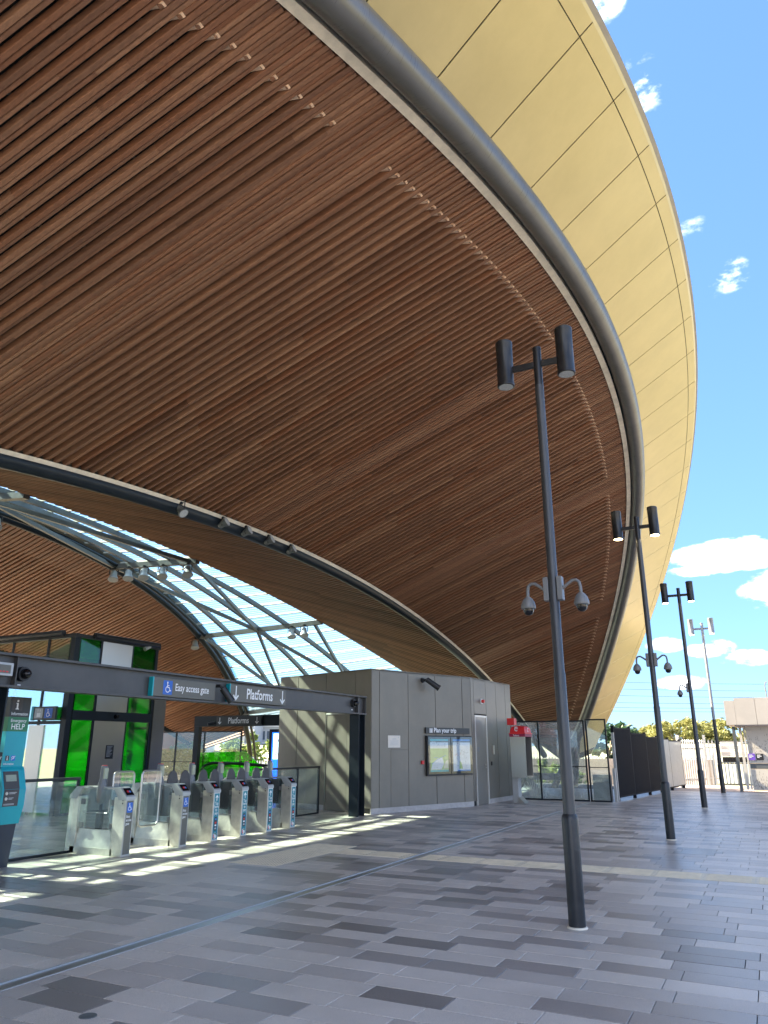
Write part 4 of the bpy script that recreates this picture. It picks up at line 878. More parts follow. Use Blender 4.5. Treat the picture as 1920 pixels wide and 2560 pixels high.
for x0, x1, mt, nm in ((-.80, -.57, 'sign_purple', 'purple'), (-.535, -.29, 'black_matt', 'black')):
    m = MB(); m.box((x0, 30.86, 1.10), (x1, 30.878, 1.33)); o = m.build('wall_notice', mt, None); tag(o, f'small {nm} notice with white print on the beige shelter wall', 'notice')
    f_ = Flat((x0, 30.86, 1.10), (1, 0, 0), UP, .002)
    for k in range(3): f_.rect(.03, .085+k*.042, .11+.035*((k*2) % 3), .108+k*.042)
    f_.build('notice_print', 'white_print', o)

# ------------------------------------------------------------------ steel gate portal with signs
BX = -9.08
po_ = thing('gate_portal', 'dark steel portal frame spanning the ticket gates on square posts', 'portal', (BX, 11.5, 0))
m = MB(); m.box((BX-.02, 5.2, 2.38), (BX+.02, 16.9, 2.76)); m.build('beam_web', 'beam_grey', po_)
for z0, z1 in ((2.345, 2.38), (2.76, 2.795)): m = MB(); m.box((BX-.11, 5.2, z0), (BX+.11, 16.95, z1)); m.build('beam_flange', 'beam_grey', po_, bevel=.004)
for y_ in (6.84, 16.5, 16.9): m = MB(); m.box((BX-.105, y_-.008, 2.381), (BX+.105, y_+.008, 2.759)); m.build('stiffener', 'beam_grey', po_)
for y_ in (6.42, 16.5):
    m = MB(); m.box((BX-.13, y_, 0), (BX+.13, y_+.02, 2.344)); m.box((BX-.13, y_+.30, 0), (BX+.13, y_+.32, 2.344)); m.box((BX-.01, y_+.02, 0), (BX+.01, y_+.30, 2.344)); m.build('post', 'steel_navy', po_)
FX = BX+.115
YU = Vector((0, 1, 0))
def ysign(name, label, y0, y1, z0, z1, mat, x=FX):
    t = thing(name, label, 'sign', (x, (y0+y1)/2, z0)); m = MB(); m.box((x-.085, y0, z0), (x, y1, z1)); p = m.build('sign_panel', mat, t, bevel=.004)
    m = MB(); m.box((x-.085, y0-.03, z0-.005), (x+.003, y0-.001, z1+.005)); m.build('edge_strip', 'teal', t); return t, p
t, p = ysign('hanging_sign', 'grey sign reading Easy access gate with blue wheelchair symbol', 9.42, 11.0, 2.39, 2.69, 'sign_grey')
Flat((FX, 9.66, 2.425), YU, UP, .003).rrect(-.02, 0, .20, .23, .012).build('symbol_ground', 'sign_blue', p); Flat((FX, 9.75, 2.545), YU, UP, .005).wheelchair(0, 0, .19).build('symbol', 'white_print', p)
text('lettering', 'Easy access gate', .17, (FX, 9.93, 2.50), YU, UP, 'white_print', p, sx=.80, lift=.003)
t, p = ysign('hanging_sign', 'grey sign reading Platforms between two arrows, on the front beam', 11.44, 13.3, 2.40, 2.72, 'sign_grey')
f_ = Flat((FX, 11.44, 2.56), YU, UP, .003); f_.arrow_down(.17, 0, .25).arrow_down(1.73, 0, .25); f_.build('arrow', 'white_print', p)
text('lettering', 'Platforms', .27, (FX, 12.38, 2.475), YU, UP, 'white_print', p, 'CENTER', bold=.02, sx=.85, lift=.003)
for y_, z_, lb in ((6.98, 2.54, 'dark camera dome on the left end of the gate beam'), (16.35, 2.60, 'dark camera dome on the right end of the gate beam')):
    t = thing('camera_dome', lb, 'camera', (BX+.03, y_, z_)); m = MB(); m.cyl((BX+.02, y_, z_), (BX+.09, y_, z_), .10, .095, 20); m.build('mount', 'steel_dark', t, True)
    m = MB(); pr = [(.09, .07), (.13, .066), (.165, .052), (.19, .028), (.2, .004)]
    for (a, r0), (b, r1) in zip(pr, pr[1:]): m.cyl((BX+a, y_, z_), (BX+b, y_, z_), r0, r1, 18, False)
    m.build('dome', 'black_gloss', t, True); m = MB(); m.box((BX+.021, y_-.04, z_-.165), (BX+.024, y_+.01, z_-.14)); m.build('asset_label', 'white_print', t)
t = thing('beam_spotlight', 'dark tilted spotlight between the two signs on the gate beam', 'spotlight', (BX+.1, 11.18, 2.5)); m = MB(); m.cyl((BX+.02, 11.12, 2.66), (BX+.12, 11.14, 2.66), .03); m.tube([(BX+.1, 11.13, 2.66), (BX+.17, 11.17, 2.6)], .025, 8); m.build('bracket', 'steel_dark', t, True)
m = MB(); m.cyl((BX+.15, 11.16, 2.62), (BX+.27, 11.30, 2.38), .065, .07, 18); m.build('lamp_body', 'lamp_metal', t, True)
t = thing('gate_indicator', 'small grey indicator box with red marks at the left end of the beam', 'indicator', (FX, 6.5, 2.48)); m = MB(); m.box((FX-.04, 6.1, 2.49), (FX+.02, 6.76, 2.66)); m.build('case', 'gate_grey', t, bevel=.005); m = MB(); m.box((FX+.02, 6.14, 2.52), (FX+.024, 6.72, 2.63)); m.build('display', 'sign_grey', t)
f_ = Flat((FX+.024, 6.5, 2.535), YU, UP, .002); [f_.rect(k*.05, 0, k*.05+.035, .014) for k in range(4)]; f_.build('red_marks', 'red', t)

# ------------------------------------------------------------------ ticket gates
def gate_cabinet(kind):
    """one cabinet, front at x = 0 facing the plaza, running back to x = -1.2"""
    t = bpy.data.objects.new('ticket_gate', None); link(t); W = .09
    lo = dict(local=True)
    m = MB(); m.hexa([(-1.1, -W, 0), (-.2, -W, 0), (-.2, W, 0), (-1.1, W, 0), (-1.1, -W, .10), (-.2, -W, .10), (-.2, W, .10), (-1.1, W, .10)]); m.hexa([(-1.05, -W+.01, .10), (-.22, -W+.01, .10), (-.22, W-.01, .10), (-1.05, W-.01, .10), (-.98, -.05, .36), (-.3, -.05, .36), (-.3, .05, .36), (-.98, .05, .36)]); m.build('plinth', 'stainless_worn', t, **lo)
    m = MB(); m.box((-.24, -W, 0), (0, W, .84)); m.build('front_pillar', 'stainless_worn', t, bevel=.006, **lo)
    m = MB(); m.box((-1.2, -W, 0), (-1.0, W, .84)); m.build('rear_pillar', 'stainless_worn', t, bevel=.006, **lo)
    for s_, x0, nm in ((1, 0, 'front_console'), (-1, -1.2, 'rear_console')):
        pr = [(0.012, .80), (.012, .85), (-.13, .985), (-.40, .985), (-.40, .955), (-.26, .955), (-.17, .84), (-.15, .80)]
        m = MB(); m.prism([(x0+s_*a, b) for a, b in pr], (0, -.1, 0), (1, 0, 0), (0, 0, 1), (0, 1, 0), 0, .2); c = m.build(nm, 'gate_grey', t, bevel=.007, **lo)
        a = Vector((x0+s_*.006, 0, .862)); b = Vector((x0-s_*.115, 0, .982)); uu = (b-a).normalized(); n = Vector((s_*.72, 0, .69)); y_ = Vector((0, 1, 0))
        m = MB(); m.fbox(a, uu, y_, uu.cross(y_)*(1 if uu.cross(y_).dot(n) > 0 else -1), (.015, -.075, -.002), (.15, .075, .006)); rd = m.build('card_reader', 'black_gloss', c, **lo)
        if s_ > 0:
            nn_ = (uu.cross(y_) if uu.cross(y_).dot(n) > 0 else -uu.cross(y_)); q = a+uu*.08+nn_*.008
            for yy, mt in ((-.02, 'red'), (.02, 'map_blue')): m = MB(); m.cyl(q+y_*yy, q+y_*yy+nn_*.001, .022, .022, 14); m.build('reader_mark', mt, rd, **lo)
    m = MB(); m.box((-1.0, -.03, .955), (-.24, .03, .985)); m.build('top_rail', 'gate_grey', t, bevel=.004, **lo)
    for y_ in (-.055, .055): m = MB(); m.box((-.99, y_-.003, .38), (-.25, y_+.003, .95)); m.build('side_glass', 'glass_clear', t, **lo)
    if kind != 'wide_end':
        m = MB(); m.hexa([(-.82, -.045, .46), (-.36, -.045, .46), (-.36, .045, .46), (-.82, .045, .46), (-.82, -.045, .94), (-.30, -.045, .94), (-.30, .045, .94), (-.82, .045, .94)]); m.build('drive_unit', 'black_matt', t, bevel=.01, **lo)
    else:
        m = MB(); m.box((-.66, -.03, .36), (-.56, .03, .62)); m.box((-.63, -.015, .62), (-.59, .015, .80)); m.build('drive_unit', 'steel_dark', t, **lo)
        for q in (-.06, .06): m = MB(); m.tube([(-.92, q, .60), (-.40, q, .60), (-.37, q, .63), (-.37, q, .80)], .006, 6); m.build('glass_trim', 'gate_grey', t, **lo)
    # display tower
    m = MB(); m.lathe((-.62, 0, 0), [(.035, .72), (.065, .75), (.083, .81), (.086, .93), (.08, 1.03), (.06, 1.08), (.055, 1.28), (.045, 1.30), (0, 1.30)], 14)
    for v in m.v: v.x = -.62+(v.x+.62)*.8
    tw = m.build('display_tower', 'cctv_grey', t, True, **lo); m = MB(); m.box((-.60, -.040, 1.10), (-.565, .040, 1.265)); m.build('screen', 'screen_lcd', tw, **lo); m = MB(); m.box((-.66, -.03, 1.296), (-.58, .03, 1.304)); m.build('status_lamp', 'red', tw, **lo)
    for x in (-.30, -.92):
        for z in (.42, .76): m = MB(); m.box((x-.03 if x < -.5 else x, -W-.002, z-.04), (x+.05, -W+.02, z+.04)); m.build('sensor_window', 'cctv_grey', t, **lo)
    for z in (.80, .755): m = MB(); m.cyl((-.06, -W-.003, z), (-.06, -W+.01, z), .012, .012, 10); m.build('sensor', 'black_matt', t, **lo)
    # front panel with print
    gm = 'sign_grey' if kind.startswith('wide') else 'teal_dark'
    m = MB(); m.box((0, -.068, .03), (.006, .068, .79)); fp = m.build('front_panel', gm, t, **lo); o = Vector((.006, 0, 0))
    for a, b, c_, d_2 in ((-.074, .022, .074, .03), (-.074, .79, .074, .798), (-.074, .03, -.068, .79), (.068, .03, .074, .79)): m = MB(); m.box((0, a, b), (.008, c_, d_2)); m.build('panel_trim', 'gate_grey' if kind.startswith('wide') else 'white_print', fp, **lo)
    if kind.startswith('wide'):
        Flat(o, YU, UP, .002).rrect(-.055, .62, .055, .765, .008).build('symbol_ground', 'sign_blue', fp, True); Flat(o, YU, UP, .004).wheelchair(-.005, .70, .115).build('symbol', 'white_print', fp, True)
        [text('lettering', w_, .052, o+Vector((0, -.058, .55-.052*k_)), YU, UP, 'white_print', fp, local=True, sx=.85) for k_, w_ in enumerate(('Easy', 'access', 'gate'))]
    else:
        f_ = Flat(o, YU, UP, .002); f_.stroke([(0, .67), (0, .745)], .018).stroke([(-.03, .72), (0, .755), (.03, .72)], .018); f_.build('arrow', 'white_print', fp, True)
        text('lettering', 'Tap\nhere\nto\npay', .072, o+Vector((0, 0, .60)), YU, UP, 'white_print', fp, 'CENTER', local=True, sx=.85, sp=.75)
        Flat(o, YU, UP, .002).rrect(-.038, .17, .038, .40, .035).build('card_ground', 'sign_dark', fp, True)
        for z, mt in ((.36, 'map_blue'), (.305, 'red'), (.26, 'white_print'), (.21, 'print_grey')): Flat(o, YU, UP, .004).rrect(-.024, z-.014, .024, z+.014, .01).build('card_mark', mt, fp, True)
        Flat(o, YU, UP, .002).disc(0, .09, .05, 24).build('logo_ground', 'white_print', fp, True)
        for a0, mt in ((20, 'help_green'), (150, 'red'), (270, 'map_sand')): Flat(o, YU, UP, .004).arc(0, .09, .036, a0, a0+95, .018, 8).build('logo_arc', mt, fp, True)
    # paddles
    def paddle(s_):
        pr = [(.10, .48), (.36, .48), (.375, .52), (.375, 1.03), (.355, 1.11), (.31, 1.165), (.25, 1.185), (.19, 1.165), (.145, 1.11), (.125, 1.03), (.10, .9)]
        m = MB(); m.prism([(s_*a, b) for a, b in pr], (-.55, 0, 0), (0, 1, 0), (0, 0, 1), (1, 0, 0), -.012, .012); m.build('paddle', 'paddle_grey', t, bevel=.004, **lo)
    def flap(s_):
        y0, y1, z0, z1 = .10, .55, .33, 1.2; r = .07; q = []
        for cx_, cz_, a0 in ((y1-r, z0+r, -90), (y1-r, z1-r, 0), (y0+r, z1-r, 90), (y0+r, z0+r, 180)):
            q += [(s_*(cx_+r*math.cos(R(a0+k*18))), cz_+r*math.sin(R(a0+k*18))) for k in range(6)]
        m = MB(); m.tube([(-.5, a, b) for a, b in q], .016, 8, True); fr_ = m.build('wide_flap', 'stainless', t, True, **lo); m = MB(); m.prism(q, (-.5, 0, 0), (0, 1, 0), (0, 0, 1), (1, 0, 0), -.004, .004); m.build('flap_glass', 'glass_clear', fr_, **lo)
    if kind == 'wide_end': flap(1)
    elif kind == 'wide': flap(-1); paddle(1)
    elif kind == 'last': paddle(-1)
    else: paddle(-1); paddle(1)
    return t
GX = -9.0
defs = [('wide_end', 9.27, 'ticket gate at the left end with clear sides and blue wheelchair symbol'), ('wide', 10.55, 'second ticket gate from the left with a wheelchair symbol and black drive'),
        ('std', 11.37, 'teal fronted ticket gate next to the wheelchair gates'), ('std', 12.20, 'teal fronted ticket gate, second of the four teal ones'),
        ('std', 13.03, 'teal fronted ticket gate, third of the four teal ones'), ('last', 13.86, 'teal fronted ticket gate at the right end of the row')]
std = None
for kind, y_, lb in defs:
    if kind == 'std' and std: t = copy_tree(std)
    else:
        t = gate_cabinet(kind)
        if kind == 'std': std = t
    t.location = (GX, y_-.09, 0); tag(t, lb, 'ticket gate', 'ticket gates in a row')

# glass barriers either side of the gates
def barrier(label, y0, y1, x, posts, h=1.12):
    t = thing('glass_barrier', label, 'barrier', (x, (y0+y1)/2, 0)); 
    m = MB(); m.box((x-.03, y0, h-.045), (x+.03, y1, h)); m.build('top_rail', 'steel_dark', t); m = MB(); m.box((x-.02, y0, .0), (x+.02, y1, .035)); m.build('bottom_rail', 'steel_navy', t)
    for y_ in posts: m = MB(); m.box((x-.022, y_-.02, 0.036), (x+.022, y_+.02, h-.046)); m.build('post', 'steel_navy', t)
    for a, b in zip(posts, posts[1:]): m = MB(); m.box((x-.006, a+.03, .045), (x+.006, b-.03, h-.055)); m.build('pane', 'glass_clear', t)
barrier('clear glass barrier between the teal help point and the first ticket gate', 7.0, 9.16, -10.12, (7.02, 9.14))
barrier('dark framed glass barrier between the last ticket gate and the kiosk', 14.2, 16.9, -10.3, (14.22, 15.9, 16.88))

# ------------------------------------------------------------------ teal help point and ticket machine
hp = thing('help_point', 'teal help point column with black information header and emergency help panel', 'help point', (-9.75, 7.52, 0)); hx = -9.70; a0, a1 = 7.37, 7.71
m = MB(); m.prism([(-.14, 0), (0, 0), (.06, .56), (-.14, .56)], (hx, a0-.02, 0), (1, 0, 0), (0, 0, 1), (0, 1, 0), 0, a1-a0); m.build('base', 'navy_base', hp)
m = MB(); m.prism([(-.14, .56), (.06, .56), (.12, .80), (.12, 1.02), (.03, 1.28), (.0, 1.32), (-.14, 1.32)], (hx, a0-.02, 0), (1, 0, 0), (0, 0, 1), (0, 1, 0), 0, a1-a0+.04); m.build('console', 'teal', hp, bevel=.006)
m = MB(); m.box((hx-.12, a0, 1.32), (hx, a1, 1.80)); m.build('column', 'teal', hp)
m = MB(); m.box((hx-.12, a0, 1.801), (hx+.001, a1, 2.0)); hg = m.build('help_panel', 'help_green', hp)
m = MB(); m.box((hx-.12, a0, 2.001), (hx+.001, a1+.0, 2.28)); hb = m.build('information_panel', 'sign_dark', hp)
text('lettering', 'Emergency', .062, (hx+.001, (a0+a1)/2, 1.93), YU, UP, 'white_print', hg, 'CENTER', sx=.95, lift=.003); text('lettering', 'HELP', .11, (hx+.001, (a0+a1)/2, 1.83), YU, UP, 'white_print', hg, 'CENTER', sx=.92, lift=.003)
Flat((hx+.001, 7.40, 2.09), YU, UP, .002).rrect(0, 0, .17, .17, .012).build('symbol_ground', 'paddle_grey', hb); Flat((hx+.001, 7.485, 2.172), YU, UP, .004).info(0, 0, .14).build('symbol', 'white_print', hb)
text('lettering', 'Information', .062, (hx+.001, (a0+a1)/2, 2.025), YU, UP, 'white_print', hb, 'CENTER', sx=.95, lift=.003)
Flat((hx, 7.41, 1.40), YU, UP, .002).rrect(0, 0, .06, .07, .006).build('symbol_ground', 'paddle_grey', hp); Flat((hx, 7.44, 1.435), YU, UP, .004).info(0, 0, .055).build('symbol', 'white_print', hp)
Flat((hx, 7.50, 1.40), YU, UP, .002).rrect(0, 0, .07, .07, .006).build('symbol_ground', 'sign_blue', hp); Flat((hx, 7.535, 1.435), YU, UP, .004).arc(-.004, .005, .018, -60, 200, .009).stroke([(-.025, -.025), (.028, .028)], .008).build('symbol', 'white_print', hp)
text('lettering', 'Information', .04, (hx, 7.39, 1.345), YU, UP, 'white_print', hp, lift=.003)
A_ = Vector((hx+.12, 0, 1.02)); B_ = Vector((hx+.03, 0, 1.28)); up_ = (B_-A_).normalized(); on = lambda y_, s_: Vector((hx+.1205, y_, .82+s_))
m = MB(); m.box((hx+.112, a0+.01, .80), (hx+.124, a0+.25, 1.02)); m.build('speaker_panel', 'paddle_grey', hp)
fr = Vector((hx+.12, a0+.01, 1.02)); nv = YU.cross(up_)
m = MB(); m.fbox(fr, YU, up_, nv, (0, .003, -.01), (.24, .25, .006)); m.build('screen_panel', 'paddle_grey', hp); m = MB(); m.fbox(fr, YU, up_, nv, (.03, .11, .006), (.2, .20, .010)); m.build('screen', 'screen_lcd', hp)
for z_ in (.97, .90): m = MB(); m.cyl((hx+.124, a0+.05, z_), (hx+.134, a0+.05, z_), .022, .02, 16); m.build('call_button', 'notice_cream', hp, True)
f_ = Flat((hx+.124, a0+.09, .0), YU, UP, .0015); [f_.rect(0, z_, .12-.02*k, z_+.008) for k, z_ in enumerate((.975, .96, .905, .89))]; [f_.rect(-.07, z_, .1, z_+.006) for z_ in (.83, .818)]; f_.build('panel_print', 'print_grey', hp)
tm_ = thing('ticket_machine', 'edge of a black and dark red ticket machine at the left margin', 'ticket machine', (-9.45, 6.75, 0)); m = MB(); m.box((-9.65, 6.45, 0), (-9.3, 7.06, .9)); m.build('cabinet', 'navy_base', tm_, bevel=.01); m = MB(); m.box((-9.62, 6.45, .9), (-9.3, 7.06, 1.52)); hh_ = m.build('head', 'black_matt', tm_, bevel=.01)
m = MB(); m.box((-9.3, 6.48, .95), (-9.296, 7.04, 1.38)); m.build('front_panel', 'maroon', tm_); text('lettering', 'Top up or', .07, (-9.3, 7.05, 1.43), YU, UP, 'white_print', hh_, 'RIGHT', lift=.003)

# ------------------------------------------------------------------ lift with green glass
LX, LY0, LY1, LH = -15.5, 13.38, 16.26, 4.35
lf = thing('lift_tower', 'glazed lift tower with green glass, steel doors and dark frame behind the gates', 'lift', (LX-1.3, LY0+1.4, 0))
def lbox(lo, hi, nm, mt, p=lf, bevel=0): m = MB(); m.box(lo, hi); return m.build(nm, mt, p, bevel=bevel)
for x, y_, w in ((LX-.14, LY0-.02, .16), (LX-.1, LY1, .1), (LX-3.6, LY0-.02, .12), (LX-3.6, LY1, .1)): lbox((x, y_, 0), (x+w, y_+w, LH), 'corner_post', 'steel_navy')
ys = [13.53, 14.25, 15.37, 16.25]
for z0, z1 in ((2.46, LH-.1), (.05, 2.22)):
    for i in range(3):
        mt, nm = (('glass_green', 'green_pane'), ('stainless', 'steel_panel' if z0 > 2 else 'lift_door'), ('glass_green', 'green_pane'))[i]
        pn = lbox((LX-.02, ys[i]+.03, z0), (LX+(.012 if i == 1 else 0), ys[i+1]-.03, z1), nm, mt)
        if i == 1 and z0 < 1:
            nt = lbox((LX+.012, 14.75, 1.28), (LX+.016, 15.02, 1.62), 'door_notice', 'black_matt', pn); f_ = Flat((LX+.016, 14.75, 1.28), YU, UP, .002); [f_.rect(.03, .30-k*.03, .22-.03*(k % 3), .31-k*.03) for k in range(9)]; f_.build('notice_print', 'print_grey', nt)
for i in (1, 2): lbox((LX-.04, ys[i]-.03, .02), (LX+.004, ys[i]+.03, LH-.1), 'mullion', 'steel_navy')
lbox((LX-.06, ys[0], 2.221), (LX+.03, ys[3], 2.459), 'door_head', 'steel_navy'); lbox((LX-.05, LY0, 0), (LX+.01, LY1, .05), 'sill', 'steel_navy')
m = MB(); m.cyl((LX+.03, 14.95, 2.34), (LX+.12, 14.95, 2.34), .06, .045, 14); m.build('door_sensor', 'black_gloss', lf, True)
xs = [LX-.16, LX-.96, LX-2.32, LX-3.5]
for i in range(3):
    lbox((xs[i+1]+.03, LY0, 2.2), (xs[i]-.03, LY0+.015, LH-.1), 'glass_pane', 'glass_lift'); lbox((xs[i+1]+.03, LY0, .06), (xs[i]-.03, LY0+.015, 2.12), 'glass_pane', 'glass_lift'); lbox((xs[i+1]-.03, LY0-.02, 0), (xs[i+1]+.03, LY0+.04, LH-.1), 'mullion', 'steel_navy')
lbox((LX-1.25, LY0-.03, .06), (LX-.72, LY0-.001, 2.1), 'steel_panel', 'stainless'); lbox((LX-3.5, LY0-.015, 2.121), (LX-.16, LY0+.03, 2.199), 'transom', 'steel_navy')
m = MB(); m.box((LX-3.6, LY0-.06, LH-.1), (LX+.06, LY1+.12, LH)); m.build('roof', 'steel_dark', lf)
for A, B, nm in (((LX-3.6, LY0-.1, LH+.02), (LX-.35, LY0-.1, LH+.02), 'roof_tube'), ((LX+.1, LY0+.5, LH), (LX+.1, LY1, LH), 'roof_tube')): m = MB(); m.tube([A, B], .075, 12); m.build(nm, 'steel_dark', lf, True)
lbox((LX-3.55, LY1+.02, 0), (LX-.1, LY1+.06, LH-.1), 'back_panel', 'glass_lift'); lbox((LX-3.58, LY0+.1, .0), (LX-3.52, LY1, LH-.1), 'side_glass', 'glass_green')
for x_ in (LX-2.9, LX-.6): lbox((x_, 14.0, .05), (x_+.05, 14.06, LH-.2), 'guide_rail', 'steel_grey')
lbox((LX-.35, LY1+.1, 0), (LX+.02, 16.83, 3.5), 'service_duct', 'kiosk_panel')
m = MB(); m.cyl((LX+.1, 15.9, LH-.05), (LX+.1, 15.7, LH-.15), .05, .06, 12); tag(m.build('small_floodlight', 'gate_grey', None, True), 'small floodlight on the roof edge of the green lift', 'floodlight')
ls = thing('lift_sign', 'small dark sign with lift and wheelchair symbols beside the lift corner', 'sign', (-16.1, 13.2, 2.2)); m = MB(); m.box((-16.45, 13.18, 2.22), (-15.66, 13.24, 2.54)); p = m.build('sign_panel', 'sign_dark', ls); XU = Vector((1, 0, 0)); o = Vector((-16.45, 13.18, 2.22))
m = MB(); m.box((-16.53, 13.175, 2.21), (-16.452, 13.245, 2.55)); m.build('edge_strip', 'teal', ls)
Flat(o, XU, UP, .002).rrect(.05, .04, .34, .28, .02).build('symbol_ground', 'print_grey', p); f_ = Flat(o, XU, UP, .004).rect(.13, .07, .27, .17).stroke([(.16, .2), (.16, .25)], .02).stroke([(.24, .25), (.24, .2)], .02); f_.build('symbol', 'white_print', p)
Flat(o, XU, UP, .002).rrect(.40, .04, .68, .28, .02).build('symbol_ground', 'sign_blue', p); Flat(o, XU, UP, .004).wheelchair(.53, .16, .2).build('symbol', 'white_print', p)

# ------------------------------------------------------------------ way down to the platforms, behind the gates
ip = thing('inner_portal', 'navy steel portal with a second Platforms sign farther inside', 'portal', (-15.6, 20.4, 0))
m = MB(); m.box((-17.35, 20.3, 2.22), (-12.9, 20.5, 2.56)); m.build('beam', 'steel_navy', ip); 
for x in (-17.35, -13.1): m = MB(); m.box((x, 20.32, 0), (x+.2, 20.48, 2.219)); m.build('post', 'steel_navy', ip)
sg2 = thing('hanging_sign', 'dark sign reading Platforms between arrows, on the inner portal', 'sign', (-15.5, 20.25, 2.25)); m = MB(); m.box((-16.35, 20.22, 2.24), (-14.55, 20.298, 2.54)); p = m.build('sign_panel', 'sign_dark', sg2); o = Vector((-16.35, 20.22, 2.39))
f_ = Flat(o, XU, UP, .003); f_.arrow_down(.14, 0, .2).arrow_down(1.64, 0, .2); f_.build('arrow', 'white_print', p); text('lettering', 'Platforms', .26, (-15.45, 20.22, 2.31), XU, UP, 'white_print', p, 'CENTER', bold=.02, sx=.85, lift=.003)
t = thing('portal_camera', 'dark bullet camera on the inner portal beside the sign', 'camera', (-16.5, 20.2, 2.3)); m = MB(); m.cyl((-16.45, 20.28, 2.34), (-16.62, 20.12, 2.28), .05, .055, 12); m.build('camera_body', 'steel_dark', t, True)
ds = thing('display_screen', 'tall blue display screen half hidden behind the kiosk corner', 'screen', (-14.0, 20.7, 0)); m = MB(); m.box((-14.5, 20.65, .15), (-13.1, 20.78, 2.12)); m.build('case', 'black_matt', ds); m = MB(); m.box((-14.38, 20.64, .22), (-13.2, 20.649, 2.02)); sp_ = m.build('display', 'screen_blue', ds)
m = MB(); m.box((-14.32, 20.632, 1.2), (-13.3, 20.6395, 1.98)); tp_ = m.build('text_panel', 'screen_pale', sp_); text('lettering', 'Sydney\nCity\nWay', .24, (-14.28, 20.632, 1.74), XU, UP, 'sign_blue', tp_, lift=.002, sp=.95, bold=0)
es = thing('escalator', 'escalator head with lime green glass sides and black handrails', 'escalator', (-16.8, 21.8, 0)); e0 = Vector((-18.0, 21.25, 0)); e1 = Vector((-15.85, 22.3, 0)); eu = (e1-e0).normalized(); en = eu.cross(UP)
m = MB(); m.prism([(0, .05), (2.35, .05), (2.35, .9), (1.75, 1.42), (.05, 1.38)], e0, eu, UP, en, -.01, .01); m.build('glass_side', 'glass_lime', es)
for off in (.5, 1.15):
    q = [(2.6, .1), (2.5, .95), (1.2, 1.05), (.75, 1.05), (.5, .98), (.36, .8), (.34, .55), (.45, .3)]; m = MB(); m.tube([e0+eu*(a+off-.5)+UP*b+en*off*1.1 for a, b in q], .045, 8); m.build('handrail', 'black_matt', es, True)
    m = MB(); m.prism([(.5, .05), (2.4, .05), (2.4, .9), (.7, .98), (.5, .85), (.42, .6)], e0+en*off*1.1, eu, UP, en, -.01, .01); m.build('balustrade', 'glass_lime', es)
# ------------------------------------------------------------------ what lies beyond: gum trees, bushes, buildings, power lines
hl = MB()
for i in range(40):
    for j in range(9):
        x = -170+i*9; y_ = 66+j*26; z = -1.3+(.9, 2.6, 2.8, 2.6, 2.2, 1.8, 1.4, 1.0, -2)[j]+.5*math.sin(i*.7+j) if j else -1.3; hl.v.append(Vector((x, y_, z)))
for i in range(39):
    for j in range(8): hl.f.append((i*9+j, i*9+j+1, (i+1)*9+j+1, (i+1)*9+j)); hl.mi.append(0)
struct(hl.build('grass_bank', 'bank', None, True))
def tree_mesh(seed, h, rx, nclump, nleaf, lmat, leaf=.35, trunk=.22, low=.35):
    rr = random.Random(seed); root = bpy.data.objects.new('gum_tree', None); link(root)
    tr = MB(); cr_ = MB(); tips = []
    top = Vector((rr.uniform(-.3, .3), 0, h*.62)); tr.tube([(0, 0, -.5), (0, 0, h*.2), (top.x*.5, 0, h*.4), top], [trunk, trunk*.8, trunk*.6, trunk*.3], 7)
    for k in range(nclump):
        a = rr.uniform(0, 6.283); rad = rx*math.sqrt(rr.random()); z = h*(low+(1-low)*rr.random()**.8); rad *= math.sqrt(max(.08, 1-((z/h-.62)/.5)**2)); tips.append(Vector((rad*math.cos(a), rad*math.sin(a), z)))
    for c in tips[:10]: tr.tube([(top.x*.4, 0, h*.3), Vector((c.x*.5, c.y*.5, c.z*.75)), c], [trunk*.35, trunk*.22, trunk*.06], 5)
    for c in tips:
        s_ = rr.uniform(.45, 1.0)*rx*.34
        for k in range(nleaf):
            v = Vector((rr.gauss(0, 1), rr.gauss(0, 1), rr.gauss(0, .7))); v = v.normalized()*s_*rr.random()**.4; p = c+v
            u = Vector((rr.uniform(-1, 1), rr.uniform(-1, 1), rr.uniform(-.6, .6))).normalized(); w = u.cross(Vector((rr.uniform(-1, 1), rr.uniform(-1, 1), rr.uniform(-1, 1)))).normalized(); l = leaf*rr.uniform(.6, 1.2)
            cr_.add([p-u*l, p+w*l*.38, p+u*l, p-w*l*.38], [(0, 1, 2, 3)])
    tr.build('trunk', 'bark', root, True, local=True); o = cr_.build('crown', lmat, root, local=True); return root
def at(px, py, f):
    u = (px-960)/1840; v = (1280-py)/1840; a, b, z = u, math.cos(TH)-v*math.sin(TH), math.sin(TH)+v*math.cos(TH); k = f/b
    return Vector((k*(a*math.cos(YAW)-b*math.sin(YAW)), k*(a*math.sin(YAW)+b*math.cos(YAW)), 1.6+k*z))
protos = [tree_mesh(1, 7.5, 3.6, 30, 95, 'leaf_gum'), tree_mesh(2, 6.5, 3.0, 24, 95, 'leaf_gum'), tree_mesh(3, 6.2, 2.6, 26, 95, 'leaf_dark')]
spots = [(2, 1515, 1816, 62, 'dark green tree just right of the canopy edge above the black fence'), (0, 1590, 1826, 118, 'yellow green gum tree left of the second lamp post'), (1, 1640, 1822, 124, 'low gum tree directly behind the second lamp post'),
         (0, 1692, 1806, 108, 'tall rounded gum tree between the second and third lamp posts'), (0, 1738, 1812, 112, 'gum tree just left of the third lamp post'), (1, 1780, 1814, 116, 'gum tree between the third and fourth lamp posts'), (1, 1835, 1812, 122, 'gum tree half behind the beige shelter roof edge')]
used = set()
